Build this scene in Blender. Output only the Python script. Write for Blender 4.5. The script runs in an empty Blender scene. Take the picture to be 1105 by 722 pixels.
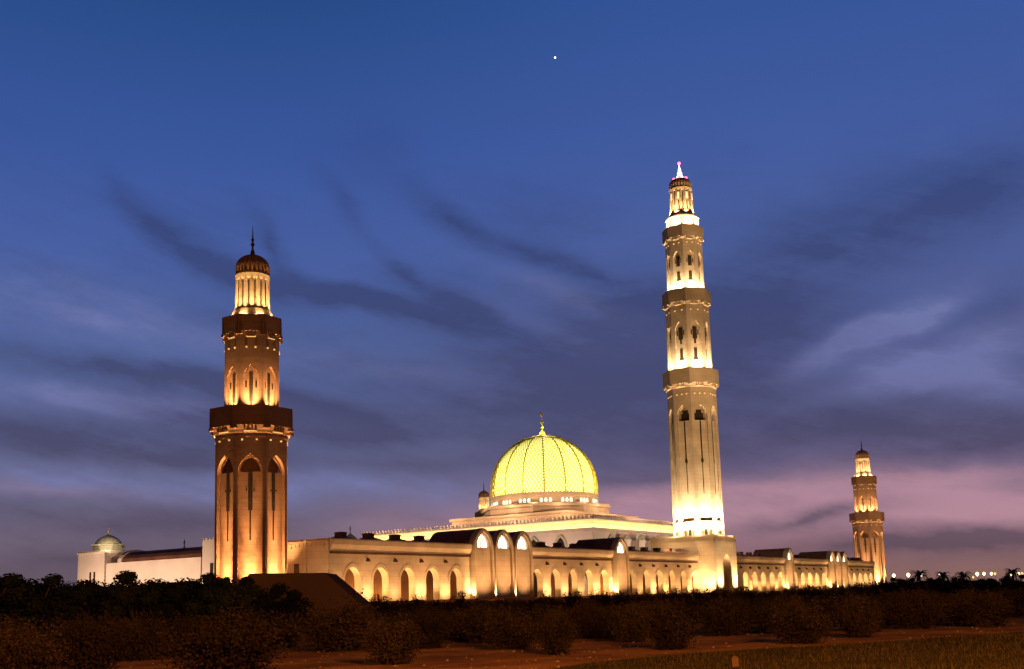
import bpy, math, random
from mathutils import Matrix, Vector
import numpy as np
random.seed(7)
R = math.radians
S = bpy.context.scene
COL = S.collection

# ---------------------------------------------------------------- camera
cam_data = bpy.data.cameras.new('camera')
cam = bpy.data.objects.new('camera', cam_data)
COL.objects.link(cam)
cam_data.sensor_width = 36.0
cam_data.lens = 36.0 * 1180.0 / 1105.0
cam_data.shift_y = 120.0 / 1105.0
cam_data.clip_start = 0.1
cam_data.clip_end = 20000
cam.matrix_world = Matrix.Translation((0, 0, 1.6)) @ Matrix.Rotation(math.pi / 2 + math.atan(167 / 1180), 4, 'X') @ Matrix.Rotation(R(-1.72), 4, 'Z')
S.camera = cam

# ---------------------------------------------------------------- view
S.view_settings.view_transform = 'Standard'
S.view_settings.look = 'None'
S.view_settings.exposure = 0.0
S.view_settings.gamma = 1.0
S.view_settings.use_curve_mapping = False
S.render.engine = 'CYCLES'
S.cycles.use_denoising = True
S.cycles.max_bounces = 5
S.cycles.diffuse_bounces = 3
S.cycles.sample_clamp_indirect = 4.0


def lin(r, g, b):
    f = lambda c: (c / 255 / 12.92) if c / 255 <= 0.04045 else ((c / 255 + 0.055) / 1.055) ** 2.4
    return (f(r), f(g), f(b), 1.0)


# ---------------------------------------------------------------- dusk sky
world = bpy.data.worlds.new('World')
S.world = world
world.use_nodes = True
wn, wl = world.node_tree.nodes, world.node_tree.links
wn.clear()


def node(t, **kw):
    n = wn.new(t)
    for k, v in kw.items():
        setattr(n, k, v)
    return n


def wmath(op, a, b=None, c=None):
    n = node('ShaderNodeMath', operation=op)
    for i, x in enumerate((a, b, c)):
        if x is None:
            continue
        if isinstance(x, (int, float)):
            n.inputs[i].default_value = x
        else:
            wl.new(x, n.inputs[i])
    return n.outputs[0]


def wmix(fac, a, b):
    n = node('ShaderNodeMix', data_type='RGBA')
    for i, x in ((0, fac), (6, a), (7, b)):
        if isinstance(x, (int, float, tuple)):
            n.inputs[i].default_value = x
        else:
            wl.new(x, n.inputs[i])
    return n.outputs[2]


def wramp(x, stops):
    n = node('ShaderNodeValToRGB')
    e = n.color_ramp.elements
    while len(e) > 1:
        e.remove(e[-1])
    e[0].position, e[0].color = stops[0]
    for p, c in stops[1:]:
        q = e.new(p)
        q.color = c
    wl.new(x, n.inputs[0])
    return n.outputs[0]


tc = node('ShaderNodeTexCoord')
sep = node('ShaderNodeSeparateXYZ')
wl.new(tc.outputs['Generated'], sep.inputs[0])
az = wmath('MULTIPLY', wmath('ARCTAN2', sep.outputs[0], sep.outputs[1]), 180 / math.pi)   # compass bearing in degrees
el = wmath('MULTIPLY', wmath('ARCSINE', sep.outputs[2]), 180 / math.pi)                   # height above the horizon
comb = node('ShaderNodeCombineXYZ')
wl.new(az, comb.inputs[0])
wl.new(el, comb.inputs[1])


def wnoise(scale, sx, sy, ang, detail=5, rough=0.55, off=0.0):
    m = node('ShaderNodeMapping', vector_type='TEXTURE')
    m.inputs['Rotation'].default_value = (0, 0, R(ang))
    m.inputs['Scale'].default_value = (sx, sy, 1)
    m.inputs['Location'].default_value = (off, off * 0.7, off)
    wl.new(comb.outputs[0], m.inputs[0])
    n = node('ShaderNodeTexNoise')
    n.inputs['Scale'].default_value = scale
    n.inputs['Detail'].default_value = detail
    n.inputs['Roughness'].default_value = rough
    wl.new(m.outputs[0], n.inputs[0])
    return n


# warp the bearings a little so that cloud banks have torn edges
wv = node('ShaderNodeVectorMath', operation='SUBTRACT')
wl.new(wnoise(0.16, 2.2, 1, -10, 6, 0.6).outputs['Color'], wv.inputs[0])
wv.inputs[1].default_value = (0.5, 0.5, 0.5)
wv2 = node('ShaderNodeVectorMath', operation='MULTIPLY_ADD')
wl.new(wv.outputs[0], wv2.inputs[0])
wv2.inputs[1].default_value = (5.0, 3.2, 0)
wl.new(comb.outputs[0], wv2.inputs[2])


def blobs(lst):
    tot = None
    for a, e, sa, se, ang, w in lst:
        m = node('ShaderNodeMapping', vector_type='TEXTURE')
        m.inputs['Location'].default_value = (a, e, 0)
        m.inputs['Rotation'].default_value = (0, 0, R(ang))
        m.inputs['Scale'].default_value = (sa * 1.5, se * 1.7, 1)
        wl.new(wv2.outputs[0], m.inputs[0])
        g = node('ShaderNodeTexGradient', gradient_type='QUADRATIC_SPHERE')
        wl.new(m.outputs[0], g.inputs[0])
        v = wmath('MULTIPLY', g.outputs['Fac'], w * 1.6)
        tot = v if tot is None else wmath('ADD', tot, v)
    return tot


DARK = [(0.57, 14.38, 20.39, 4.86, -8, 0.22), (-12.2, 9.71, 16.02, 2.91, -4, 0.2), (13.06, 10.36, 16.02, 5.34, 0, 0.22), (-19.79, 20.3, 2.91, 0.87, -48, 0.3), (-17.62, 18.7, 3.88, 0.97, -34, 0.6), (-14.35, 17.33, 4.86, 0.97, -20, 0.75), (-10.03, 16.26, 5.34, 0.78, -15, 0.75), (-5.38, 14.96, 5.58, 0.73, -17, 0.7), (-1.68, 14.24, 3.4, 0.63, -15, 0.5), (-8.67, 20.78, 2.91, 0.68, -48, 0.45), (-12.2, 18.52, 2.91, 0.63, -55, 0.5), (-3.28, 20.22, 3.64, 0.73, -35, 0.5), (0.71, 18.46, 4.61, 0.83, -22, 0.75), (4.9, 16.77, 3.88, 0.73, -22, 0.5), (-5.35, 16.86, 2.52, 0.68, -50, 0.5), (-2.89, 15.42, 3.88, 0.73, -26, 0.6), (-7.0, 23.31, 2.91, 1.94, -20, 0.2), (-20.41, 11.75, 9.23, 0.78, -8, 0.75), (-14.54, 10.86, 5.83, 0.68, -12, 0.5), (-22.9, 8.67, 9.23, 1.26, -4, 0.6), (-12.2, 9.47, 9.23, 1.17, -6, 0.6), (-18.14, 7.77, 7.77, 0.68, -4, 0.45), (-6.46, 8.73, 7.77, 1.26, -4, 0.45), (4.42, 11.34, 12.14, 3.4, 0, 0.75), (7.54, 15.01, 5.83, 1.94, -10, 0.4), (16.79, 17.23, 11.65, 2.91, 12, 0.65), (23.65, 18.94, 8.25, 2.43, 10, 0.45), (19.26, 7.92, 16.02, 1.75, 0, 0.75), (12.33, 13.95, 5.34, 2.43, 0, 0.45), (25.24, 13.23, 2.91, 1.94, 0, 0.3), (20.54, 2.09, 11.17, 0.78, 2, 1.0), (14.74, 3.37, 5.34, 0.53, 7, 0.7), (-22.74, 2.6, 7.28, 1.07, 0, 0.75), (-20.26, 4.33, 13.6, 1.07, -3, 0.6), (-5.52, 6.88, 11.65, 0.68, -3, 0.4), (7.1, 5.9, 6.31, 0.49, 2, 0.4), (-10.8, 4.71, 9.71, 0.78, -2, 0.35), (22.61, 6.83, 7.77, 0.87, 4, 0.4)]
LIGHT = [(18.31, 13.08, 3.88, 0.68, 28, 0.7), (20.79, 13.44, 3.88, 0.78, 20, 0.8), (23.0, 11.52, 4.86, 1.07, 14, 0.8), (21.24, 10.94, 5.34, 0.97, -10, 0.6), (24.68, 9.32, 3.4, 1.26, 0, 0.5), (16.4, 11.73, 3.4, 0.68, 20, 0.5), (18.56, 10.38, 4.37, 0.78, 10, 0.4), (-16.82, 9.88, 9.23, 0.78, -6, 0.6), (-21.67, 10.34, 5.83, 0.58, -5, 0.4), (4.57, 14.93, 7.28, 1.17, -25, 0.35), (2.04, 13.84, 5.83, 0.87, -20, 0.3), (-20.02, 14.13, 10.68, 1.94, -8, 0.2), (-4.94, 12.09, 8.74, 0.97, -5, 0.3), (-10.79, 6.14, 12.62, 1.26, -2, 0.35), (-21.15, 6.37, 8.74, 0.78, -2, 0.3)]
PINK = [(11.81, 5.21, 9.71, 0.97, 4, 0.7), (15.43, 4.32, 7.77, 1.17, 2, 0.7), (21.11, 4.0, 10.68, 1.26, 2, 0.9), (20.78, 5.2, 7.77, 0.53, 4, 0.6), (7.95, 3.71, 9.23, 1.26, 0, 0.5), (24.38, 3.49, 4.37, 1.07, 0, 0.5), (-4.12, 4.09, 9.71, 1.07, 0, 0.35), (-22.83, 5.99, 7.77, 0.58, -3, 0.2), (5.12, 4.78, 5.83, 0.58, 4, 0.4)]
e01 = wmath('MULTIPLY', el, 1 / 32.0)
left_ramp = wramp(e01, [(0.0, lin(90, 76, 84)), (0.06, lin(102, 88, 102)), (0.11, lin(112, 100, 120)), (0.17, lin(102, 99, 128)), (0.26, lin(90, 96, 134)), (0.38, lin(80, 97, 148)), (0.55, lin(70, 93, 157)), (0.72, lin(55, 83, 150)), (0.95, lin(36, 71, 128))])
right_ramp = wramp(e01, [(0.0, lin(135, 99, 86)), (0.04, lin(131, 97, 99)), (0.09, lin(143, 107, 120)), (0.15, lin(138, 113, 137)), (0.21, lin(104, 95, 129)), (0.28, lin(87, 89, 128)), (0.38, lin(80, 90, 139)), (0.55, lin(74, 92, 150)), (0.72, lin(63, 88, 153)), (0.95, lin(48, 80, 145))])
side = node('ShaderNodeMapRange', interpolation_type='SMOOTHSTEP')
wl.new(az, side.inputs[0])
side.inputs[1].default_value, side.inputs[2].default_value = -16, 14
base = wmix(side.outputs[0], left_ramp, right_ramp)
fib = wnoise(0.55, 6.0, 1.0, -16, 9, 0.66, 3).outputs['Fac']
puff = wnoise(0.34, 2.4, 1, 6, 9, 0.66, 11).outputs['Fac']
tex = wmath('MULTIPLY', wmath('ADD', fib, puff), 1.0)
clampn = lambda v: wmath('MINIMUM', wmath('MAXIMUM', v, 0.0), 1.0)
pk = clampn(wmath('MULTIPLY', blobs(PINK), tex))
c1 = wmix(wmath('MULTIPLY', pk, 0.75), base, lin(182, 138, 152))
lg = clampn(wmath('MULTIPLY', blobs(LIGHT), wmath('MULTIPLY', wmath('POWER', tex, 4.0), 1.3)))
c2 = wmix(wmath('MULTIPLY', lg, 0.75), c1, lin(116, 122, 172))
dk = clampn(wmath('MULTIPLY', blobs(DARK), wmath('POWER', tex, 2.2)))
dcol = wramp(e01, [(0.0, lin(80, 64, 72)), (0.10, lin(84, 72, 88)), (0.25, lin(68, 66, 96)), (0.5, lin(54, 63, 104)), (0.7, lin(50, 66, 118))])
c3 = wmix(wmath('MULTIPLY', dk, 0.78), c2, dcol)
wisp = node('ShaderNodeMapRange', interpolation_type='SMOOTHSTEP')
wl.new(wmath('MULTIPLY', wnoise(0.32, 5.5, 1.2, -14, 10, 0.68, 21).outputs['Fac'], wnoise(0.12, 2.0, 1, 10, 6, 0.6, 5).outputs['Fac']), wisp.inputs[0])
wisp.inputs[1].default_value, wisp.inputs[2].default_value = 0.2, 0.42
wisp.inputs[4].default_value = 0.42
thin = node('ShaderNodeMapRange', interpolation_type='SMOOTHSTEP')
wl.new(el, thin.inputs[0])
thin.inputs[1].default_value, thin.inputs[2].default_value = 27, 17
c3 = wmix(wmath('MULTIPLY', wisp.outputs[0], thin.outputs[0]), c3, dcol)
below = node('ShaderNodeMapRange')
wl.new(el, below.inputs[0])
below.inputs[1].default_value, below.inputs[2].default_value = -2, -0.2
c4 = wmix(below.outputs[0], (0.01, 0.006, 0.005, 1), c3)
bg = node('ShaderNodeBackground')
# the zenith and the eastern half of the sky are already in night
hi = node('ShaderNodeMapRange', interpolation_type='SMOOTHSTEP')
wl.new(el, hi.inputs[0])
hi.inputs[1].default_value, hi.inputs[2].default_value = 34, 62
hi.inputs[3].default_value, hi.inputs[4].default_value = 1.0, 0.14
bk = node('ShaderNodeMapRange', interpolation_type='SMOOTHSTEP')
wl.new(wmath('ABSOLUTE', az), bk.inputs[0])
bk.inputs[1].default_value, bk.inputs[2].default_value = 42, 95
bk.inputs[3].default_value, bk.inputs[4].default_value = 1.0, 0.10
wl.new(wmath('MULTIPLY', wmath('MULTIPLY', hi.outputs[0], bk.outputs[0]), 1.09), bg.inputs['Strength'])
wl.new(c4, bg.inputs['Color'])
wo = node('ShaderNodeOutputWorld')
wl.new(bg.outputs[0], wo.inputs['Surface'])

# ---------------------------------------------------------------- lamps
AMBER, GOLD, WARM, SODIUM = (1.0, 0.55, 0.24), (1.0, 0.66, 0.32), (1.0, 0.78, 0.48), (1.0, 0.38, 0.08)


def lamp(kind, loc, power, col, aim=None, size=60, blend=1.0, radius=0.25):
    d = bpy.data.lights.new('floodlight', kind)
    d.energy = power
    d.color = col
    d.shadow_soft_size = radius
    o = bpy.data.objects.new('floodlight', d)
    COL.objects.link(o)
    o.location = loc
    if kind == 'SPOT':
        d.spot_size = R(size)
        d.spot_blend = blend
        o.rotation_euler = (Vector(aim) - Vector(loc)).to_track_quat('-Z', 'Y').to_euler()
    return o


# sodium street lamps of the road behind the photographer
lamp('POINT', (12, -5, 13), 64000, SODIUM, radius=0.4)
lamp('POINT', (-24, -4, 13), 19000, SODIUM, radius=0.4)

# ---------------------------------------------------------------- materials
MATS = {}


def mat(name, col, rough=0.8, noise=0.12, nscale=0.6, metal=0.0, bump=0.0, col2=None, bscale=None, vary=False, spec=0.12, courses=0.0):
    m = bpy.data.materials.new(name)
    m.use_nodes = True
    nt = m.node_tree
    b = nt.nodes['Principled BSDF']
    b.inputs['Roughness'].default_value = rough
    b.inputs['Metallic'].default_value = metal
    b.inputs['Specular IOR Level'].default_value = spec if not metal else 0.5
    t = nt.nodes.new('ShaderNodeTexCoord')
    n = nt.nodes.new('ShaderNodeTexNoise')
    n.inputs['Scale'].default_value = nscale
    n.inputs['Detail'].default_value = 6
    nt.links.new(t.outputs['Object'], n.inputs[0])
    r = nt.nodes.new('ShaderNodeValToRGB')
    c2 = col2 or tuple(c * (1 - 2 * noise) for c in col)
    r.color_ramp.elements[0].color = (*c2, 1)
    r.color_ramp.elements[1].color = (*[min(1, c * (1 + noise)) for c in col], 1)
    r.color_ramp.elements[0].position = 0.3
    r.color_ramp.elements[1].position = 0.7
    nt.links.new(n.outputs['Fac'], r.inputs[0])
    out = r.outputs[0]
    if courses:
        sx = nt.nodes.new('ShaderNodeSeparateXYZ')
        nt.links.new(t.outputs['Object'], sx.inputs[0])
        ad = nt.nodes.new('ShaderNodeMath')
        ad.operation = 'MULTIPLY_ADD'
        nt.links.new(sx.outputs[0], ad.inputs[0])
        ad.inputs[1].default_value = 0.83
        nt.links.new(sx.outputs[1], ad.inputs[2])
        cx = nt.nodes.new('ShaderNodeCombineXYZ')
        nt.links.new(ad.outputs[0], cx.inputs[0])
        nt.links.new(sx.outputs[2], cx.inputs[1])
        bk_ = nt.nodes.new('ShaderNodeTexBrick')
        bk_.inputs['Color1'].default_value = (1, 1, 1, 1)
        bk_.inputs['Color2'].default_value = (0.80, 0.78, 0.76, 1)
        bk_.inputs['Mortar'].default_value = (0.55, 0.5, 0.46, 1)
        bk_.inputs['Scale'].default_value = 1.0
        bk_.inputs['Mortar Size'].default_value = 0.035
        bk_.inputs['Brick Width'].default_value = 1.5
        bk_.inputs['Row Height'].default_value = courses
        nt.links.new(cx.outputs[0], bk_.inputs['Vector'])
        mx = nt.nodes.new('ShaderNodeMix')
        mx.data_type = 'RGBA'
        mx.blend_type = 'MULTIPLY'
        mx.inputs[0].default_value = 0.42
        nt.links.new(out, mx.inputs[6])
        nt.links.new(bk_.outputs['Color'], mx.inputs[7])
        out = mx.outputs[2]
    if vary:
        oi = nt.nodes.new('ShaderNodeObjectInfo')
        hs = nt.nodes.new('ShaderNodeHueSaturation')
        mr = nt.nodes.new('ShaderNodeMapRange')
        mr.inputs[3].default_value, mr.inputs[4].default_value = 0.6, 1.35
        nt.links.new(oi.outputs['Random'], mr.inputs[0])
        nt.links.new(mr.outputs[0], hs.inputs['Value'])
        nt.links.new(out, hs.inputs['Color'])
        out = hs.outputs[0]
    nt.links.new(out, b.inputs['Base Color'])
    if bump:
        bn = nt.nodes.new('ShaderNodeTexNoise')
        bn.inputs['Scale'].default_value = bscale or nscale * 4
        bn.inputs['Detail'].default_value = 8
        nt.links.new(t.outputs['Object'], bn.inputs[0])
        bp = nt.nodes.new('ShaderNodeBump')
        bp.inputs['Strength'].default_value = bump
        bp.inputs['Distance'].default_value = 0.2
        nt.links.new(bn.outputs['Fac'], bp.inputs['Height'])
        nt.links.new(bp.outputs[0], b.inputs['Normal'])
    MATS[name] = m
    return m


def glow(name, col, strength):
    m = bpy.data.materials.new(name)
    m.use_nodes = True
    b = m.node_tree.nodes['Principled BSDF']
    b.inputs['Base Color'].default_value = (*[c * 0.6 for c in col], 1)
    b.inputs['Emission Color'].default_value = (*col, 1)
    b.inputs['Emission Strength'].default_value = strength
    MATS[name] = m
    return m


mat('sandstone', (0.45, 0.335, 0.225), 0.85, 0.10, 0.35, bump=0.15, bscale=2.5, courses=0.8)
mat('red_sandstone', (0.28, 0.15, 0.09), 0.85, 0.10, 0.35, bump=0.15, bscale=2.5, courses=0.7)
mat('pale_marble', (0.62, 0.50, 0.42), 0.6, 0.06, 0.3)
mat('white_plaster', (0.70, 0.58, 0.48), 0.8, 0.06, 0.3)
mat('brown_roof', (0.17, 0.072, 0.045), 0.7, 0.2, 0.5)
mat('shaded_wall', (0.13, 0.062, 0.03), 0.9, 0.15, 0.5)  # shade put into the colour so the inner walk reads as unlit
mat('dark_grille', (0.035, 0.022, 0.015), 0.5, 0.2, 3)
mat('dark_trim', (0.11, 0.055, 0.03), 0.8, 0.15, 1)
mat('grey_dome', (0.46, 0.44, 0.33), 0.5, 0.15, 0.6)
mat('gilding', (0.70, 0.48, 0.10), 0.35, 0.1, 2, metal=0.7)
mat('dome_lattice', (0.55, 0.44, 0.03), 0.5, 0.12, 1)
mat('earth', (0.31, 0.135, 0.032), 0.95, 0.2, 0.35, bump=0.6, bscale=2.2, col2=(0.13, 0.05, 0.018), spec=0.0)
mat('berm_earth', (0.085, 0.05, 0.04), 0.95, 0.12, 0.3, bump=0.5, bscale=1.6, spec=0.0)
mat('turf', (0.075, 0.05, 0.014), 0.95, 0.2, 0.8, bump=0.8, bscale=12, col2=(0.05, 0.04, 0.012), spec=0.0)
mat('grass_blade', (0.075, 0.052, 0.014), 0.8, 0.2, 0.5, spec=0.0)
mat('leaf', (0.050, 0.031, 0.012), 0.75, 0.25, 1.2, vary=True, spec=0.0)
mat('tree_leaf', (0.016, 0.018, 0.008), 0.75, 0.25, 1.2, vary=True, spec=0.0)
mat('bark', (0.045, 0.028, 0.016), 0.9, 0.2, 3)
mat('timber', (0.16, 0.085, 0.04), 0.8, 0.2, 3)
mat('steel', (0.25, 0.25, 0.25), 0.5, 0.1, 2)
glow('strip_glow', (1.0, 0.62, 0.22), 0.8)
glow('stud_glow', (1.0, 0.6, 0.22), 0.8)
glow('cove_glow', (1.0, 0.80, 0.22), 22.0)
glow('window_finial_glow', (1.0, 0.92, 0.72), 3.0)
glow('drum_window_glow', (0.88, 1.0, 0.86), 0.8)
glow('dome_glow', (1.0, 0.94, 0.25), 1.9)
glow('lamp_glow', (1.0, 0.66, 0.28), 6.0)
glow('cool_lamp_glow', (0.86, 0.95, 0.8), 3.0)
glow('lantern_glow', (1.0, 0.72, 0.36), 1.1)
glow('red_glow', (1.0, 0.10, 0.22), 6.0)
glow('star_glow', (1.0, 0.97, 0.92), 3.0)


# ---------------------------------------------------------------- mesh helpers
class MB:
    def __init__(self):
        self.v, self.f = [], []
        self.M = Matrix.Identity(4)

    def add(self, vs, fs):
        n = len(self.v)
        self.v += [tuple(self.M @ Vector(p)) for p in vs]
        self.f += [tuple(i + n for i in f) for f in fs]

    def box(self, x0, x1, y0, y1, z0, z1):
        self.add([(x0, y0, z0), (x1, y0, z0), (x1, y1, z0), (x0, y1, z0), (x0, y0, z1), (x1, y0, z1), (x1, y1, z1), (x0, y1, z1)],
                 [(0, 3, 2, 1), (4, 5, 6, 7), (0, 1, 5, 4), (1, 2, 6, 5), (2, 3, 7, 6), (3, 0, 4, 7)])

    def lathe(self, prof, n=32, a0=0.0, mod=None, cx=0, cy=0, cap=True):
        """prof: (radius, z) pairs from the bottom up"""
        vs, fs = [], []
        for r, z in prof:
            for k in range(n):
                a = a0 + 2 * math.pi * k / n
                rr = r * (mod(k) if mod else 1)
                vs.append((cx + rr * math.cos(a), cy + rr * math.sin(a), z))
        for j in range(len(prof) - 1):
            for k in range(n):
                k2 = (k + 1) % n
                fs.append((j * n + k, j * n + k2, (j + 1) * n + k2, (j + 1) * n + k))
        if cap:
            if prof[0][0] > 1e-4:
                fs.append(tuple(reversed(range(n))))
            if prof[-1][0] > 1e-4:
                fs.append(tuple((len(prof) - 1) * n + k for k in range(n)))
        self.add(vs, fs)

    def oct(self, prof):
        c = math.cos(R(22.5))
        self.lathe([(a / c, z) for a, z in prof], 8, R(22.5))

    def square(self, prof, cx=0, cy=0):
        c = math.cos(R(45))
        self.lathe([(a / c, z) for a, z in prof], 4, R(45), cx=cx, cy=cy)

    def poly_extrude_y(self, pts, y0, y1):
        """closed outline in x-z, swept from y0 to y1"""
        n = len(pts)
        vs = [(x, y0, z) for x, z in pts] + [(x, y1, z) for x, z in pts]
        fs = [tuple(range(n)), tuple(reversed(range(n, 2 * n)))]
        fs += [(i, i + n, (i + 1) % n + n, (i + 1) % n) for i in range(n)]
        self.add(vs, fs)

    def tube(self, pts, r0, r1, n=6):
        vs, fs = [], []
        for i, p in enumerate(pts):
            r = r0 + (r1 - r0) * i / (len(pts) - 1)
            a = Vector(pts[min(i + 1, len(pts) - 1)]) - Vector(pts[max(i - 1, 0)])
            q = a.to_track_quat('Z', 'Y')
            for k in range(n):
                t = 2 * math.pi * k / n
                vs.append(tuple(Vector(p) + q @ Vector((r * math.cos(t), r * math.sin(t), 0))))
        for i in range(len(pts) - 1):
            for k in range(n):
                fs.append((i * n + k, i * n + (k + 1) % n, (i + 1) * n + (k + 1) % n, (i + 1) * n + k))
        fs.append(tuple(reversed(range(n))))
        fs.append(tuple((len(pts) - 1) * n + k for k in range(n)))
        self.add(vs, fs)

    def arch_wall(self, x0, x1, yf, yb, z0, z1, arches, back=True):
        """wall between y=yf (front, faces -y) and yb, with pointed openings (centre, half width, spring, apex) that reach z0"""
        arches = sorted(arches)
        fr = []
        cur = x0
        rims = []
        for c, hw, zs, za in arches:
            fr.append([(cur, z0), (c - hw, z0), (c - hw, z1), (cur, z1)])
            p = arch_pts(c, hw, zs, za)
            for a, b in zip(p[:-1], p[1:]):
                fr.append([a, b, (b[0], z1), (a[0], z1)])
            rims.append([(c - hw, z0)] + p + [(c + hw, z0)])
            cur = c + hw
        fr.append([(cur, z0), (x1, z0), (x1, z1), (cur, z1)])
        for q in fr:
            self.add([(x, yf, z) for x, z in q], [(0, 1, 2, 3)])
            if back:
                self.add([(x, yb, z) for x, z in q], [(3, 2, 1, 0)])
        for rim in rims:
            for a, b in zip(rim[:-1], rim[1:]):
                self.add([(a[0], yf, a[1]), (b[0], yf, b[1]), (b[0], yb, b[1]), (a[0], yb, a[1])], [(0, 3, 2, 1)])
        self.add([(x0, yf, z1), (x1, yf, z1), (x1, yb, z1), (x0, yb, z1)], [(0, 1, 2, 3)])
        self.add([(x0, yf, z0), (x0, yb, z0), (x0, yb, z1), (x0, yf, z1)], [(3, 2, 1, 0)])
        self.add([(x1, yf, z0), (x1, yb, z0), (x1, yb, z1), (x1, yf, z1)], [(0, 1, 2, 3)])

    def build(self, name, m, parent=None, off=(0, 0, 0), smooth=False):
        me = bpy.data.meshes.new(name)
        me.from_pydata([(x - off[0], y - off[1], z - off[2]) for x, y, z in self.v], [], self.f)
        me.materials.append(MATS[m])
        if smooth:
            me.polygons.foreach_set('use_smooth', [True] * len(me.polygons))
        me.update()
        o = bpy.data.objects.new(name, me)
        COL.objects.link(o)
        if parent:
            o.parent = parent
        return o


def arch_pts(c, hw, zs, za, n=7):
    h = za - zs
    h = max(h, hw * 1.001)
    rad = (h * h + hw * hw) / (2 * hw)
    t1 = math.asin(min(1, h / rad))
    left = []
    for i in range(n + 1):
        t = t1 * i / n
        left.append((c - hw + rad - rad * math.cos(t), za - h + rad * math.sin(t)))
    right = [(2 * c - x, z) for x, z in reversed(left[:-1])]
    return left + right


def tag(o, label=None, cat=None, group=None, kind=None):
    if label:
        o['label'] = label
    if cat:
        o['category'] = cat
    if group:
        o['group'] = group
    if kind:
        o['kind'] = kind
    return o


def empty(name, loc, rotz=0.0):
    o = bpy.data.objects.new(name, None)
    o.empty_display_size = 0.5
    COL.objects.link(o)
    o.location = loc
    o.rotation_euler = (0, 0, rotz)
    return o


def copy_child(o, parent):
    c = o.copy()
    COL.objects.link(c)
    c.parent = parent
    return c


def copy_tree(o, parent=None):
    c = o.copy()
    COL.objects.link(c)
    if parent:
        c.parent = parent
    for ch in list(o.children):
        copy_tree(ch, c)
    return c


# mosque frame: u runs along the long arcade away from the camera, w back into the precinct
PHI = R(56.0)
EU = Vector((math.cos(PHI), math.sin(PHI)))
EW = Vector((-math.sin(PHI), math.cos(PHI)))
N0 = Vector((-32.2, 134.0))


def at(u, w, z=0.0):
    q = N0 + u * EU + w * EW
    return (q.x, q.y, z)


def uw(x, y):
    d = Vector((x, y)) - N0
    return d.dot(EU), d.dot(EW)


def sstep(a, b, x):
    t = max(0.0, min(1.0, (x - a) / (b - a)))
    return t * t * (3 - 2 * t)


def ground_z(x, y):
    u, w = uw(x, y)
    return 2.0 * sstep(-30, -9.5, w) * sstep(-45, -15, u) if w < 400 else 2.0


# ---------------------------------------------------------------- ground
def build_ground():
    xs = [-6000, -2500, -900, -400, -200, -120] + [x * 4.0 - 80 for x in range(0, 66)] + [240, 340, 600, 1200, 2600, 6000]
    ys = [-400, -150, -60, -20, 0] + [8 + 1.5 * k for k in range(0, 40)] + [70 + 4.0 * k for k in range(0, 75)] + [400, 500, 800, 1600, 3500, 9000]
    rng = random.Random(2)
    vs, fs = [], []
    for y in ys:
        for x in xs:
            z = ground_z(x, y)
            if 8 < y < 70 and abs(x) < 60:
                z += 0.02 * math.sin(x * 0.9 + y * 2.1) + rng.uniform(-0.025, 0.01)
            vs.append((x, y, z))
    n = len(xs)
    for j in range(len(ys) - 1):
        for i in range(n - 1):
            fs.append((j * n + i, j * n + i + 1, (j + 1) * n + i + 1, (j + 1) * n + i))
    b = MB()
    b.add(vs, fs)
    tag(b.build('ground', 'earth', smooth=True), kind='structure')


build_ground()
# rough turf beside the dirt track
LAWN = [(-2.0, 20), (0.2, 24.0), (0.9, 25.5), (1.8, 27.2), (3.4, 28.8), (5.1, 30.3), (6.8, 31.3), (9.1, 32.1), (11.1, 33.4), (13.6, 35.3), (15.0, 35.8), (17.1, 37.6), (20.6, 39.7), (40, 52), (60, 60), (60, 5), (-2, 5)]
b = MB()
nl = len(LAWN)
b.add([(x, y, 0.05) for x, y in LAWN] + [(x, y, -0.1) for x, y in LAWN], [tuple(range(nl))[::-1]] + [(i, (i + 1) % nl, (i + 1) % nl + nl, i + nl) for i in range(nl)])
tag(b.build('lawn', 'turf'), kind='structure')


def inside(x, y, poly):
    c = False
    j = len(poly) - 1
    for i in range(len(poly)):
        xi, yi = poly[i]
        xj, yj = poly[j]
        if (yi > y) != (yj > y) and x < (xj - xi) * (y - yi) / (yj - yi) + xi:
            c = not c
        j = i
    return c


b = MB()
rg = random.Random(5)
cnt = 0
while cnt < 26000:
    x, y = rg.uniform(-1, 32), rg.uniform(17, 48)
    if not inside(x, y, LAWN):
        continue
    h, a, wd = rg.uniform(0.04, 0.13), rg.uniform(0, 6.28), 0.012
    dx, dy = math.cos(a) * wd, math.sin(a) * wd
    lx, ly = rg.uniform(-0.05, 0.05), rg.uniform(-0.05, 0.05)
    k = len(b.v)
    b.v += [(x - dx, y - dy, 0.04), (x + dx, y + dy, 0.04), (x + lx, y + ly, 0.05 + h)]
    b.f.append((k, k + 1, k + 2))
    cnt += 1
tag(b.build('grass', 'grass_blade'), 'short dry grass growing over the lawn at lower right', 'grass', kind='stuff')

b = MB()
rg = random.Random(9)
for _ in range(2600):
    y = 20 + 34 * rg.random() ** 1.6
    x = rg.uniform(-0.42, 0.5) * y
    if inside(x, y, LAWN) and rg.random() < 0.9:
        continue
    q = 0.012 + 0.05 * rg.random() ** 4
    z = ground_z(x, y) + q * 0.3
    k = len(b.v)
    b.v += [(x - q, y, z), (x, y - q * rg.uniform(.6, 1), z), (x + q * rg.uniform(.7, 1.3), y, z), (x, y + q, z), (x + q * .1, y, z + q * rg.uniform(.5, .9)), (x, y, z - q)]
    b.f += [(k, k + 1, k + 4), (k + 1, k + 2, k + 4), (k + 2, k + 3, k + 4), (k + 3, k, k + 4)]
mat('stone', (0.32, 0.2, 0.11), 0.9, 0.25, 2, spec=0.0)
tag(b.build('gravel', 'stone'), 'loose stones scattered over the reddish dirt track', 'gravel', kind='stuff')

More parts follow.
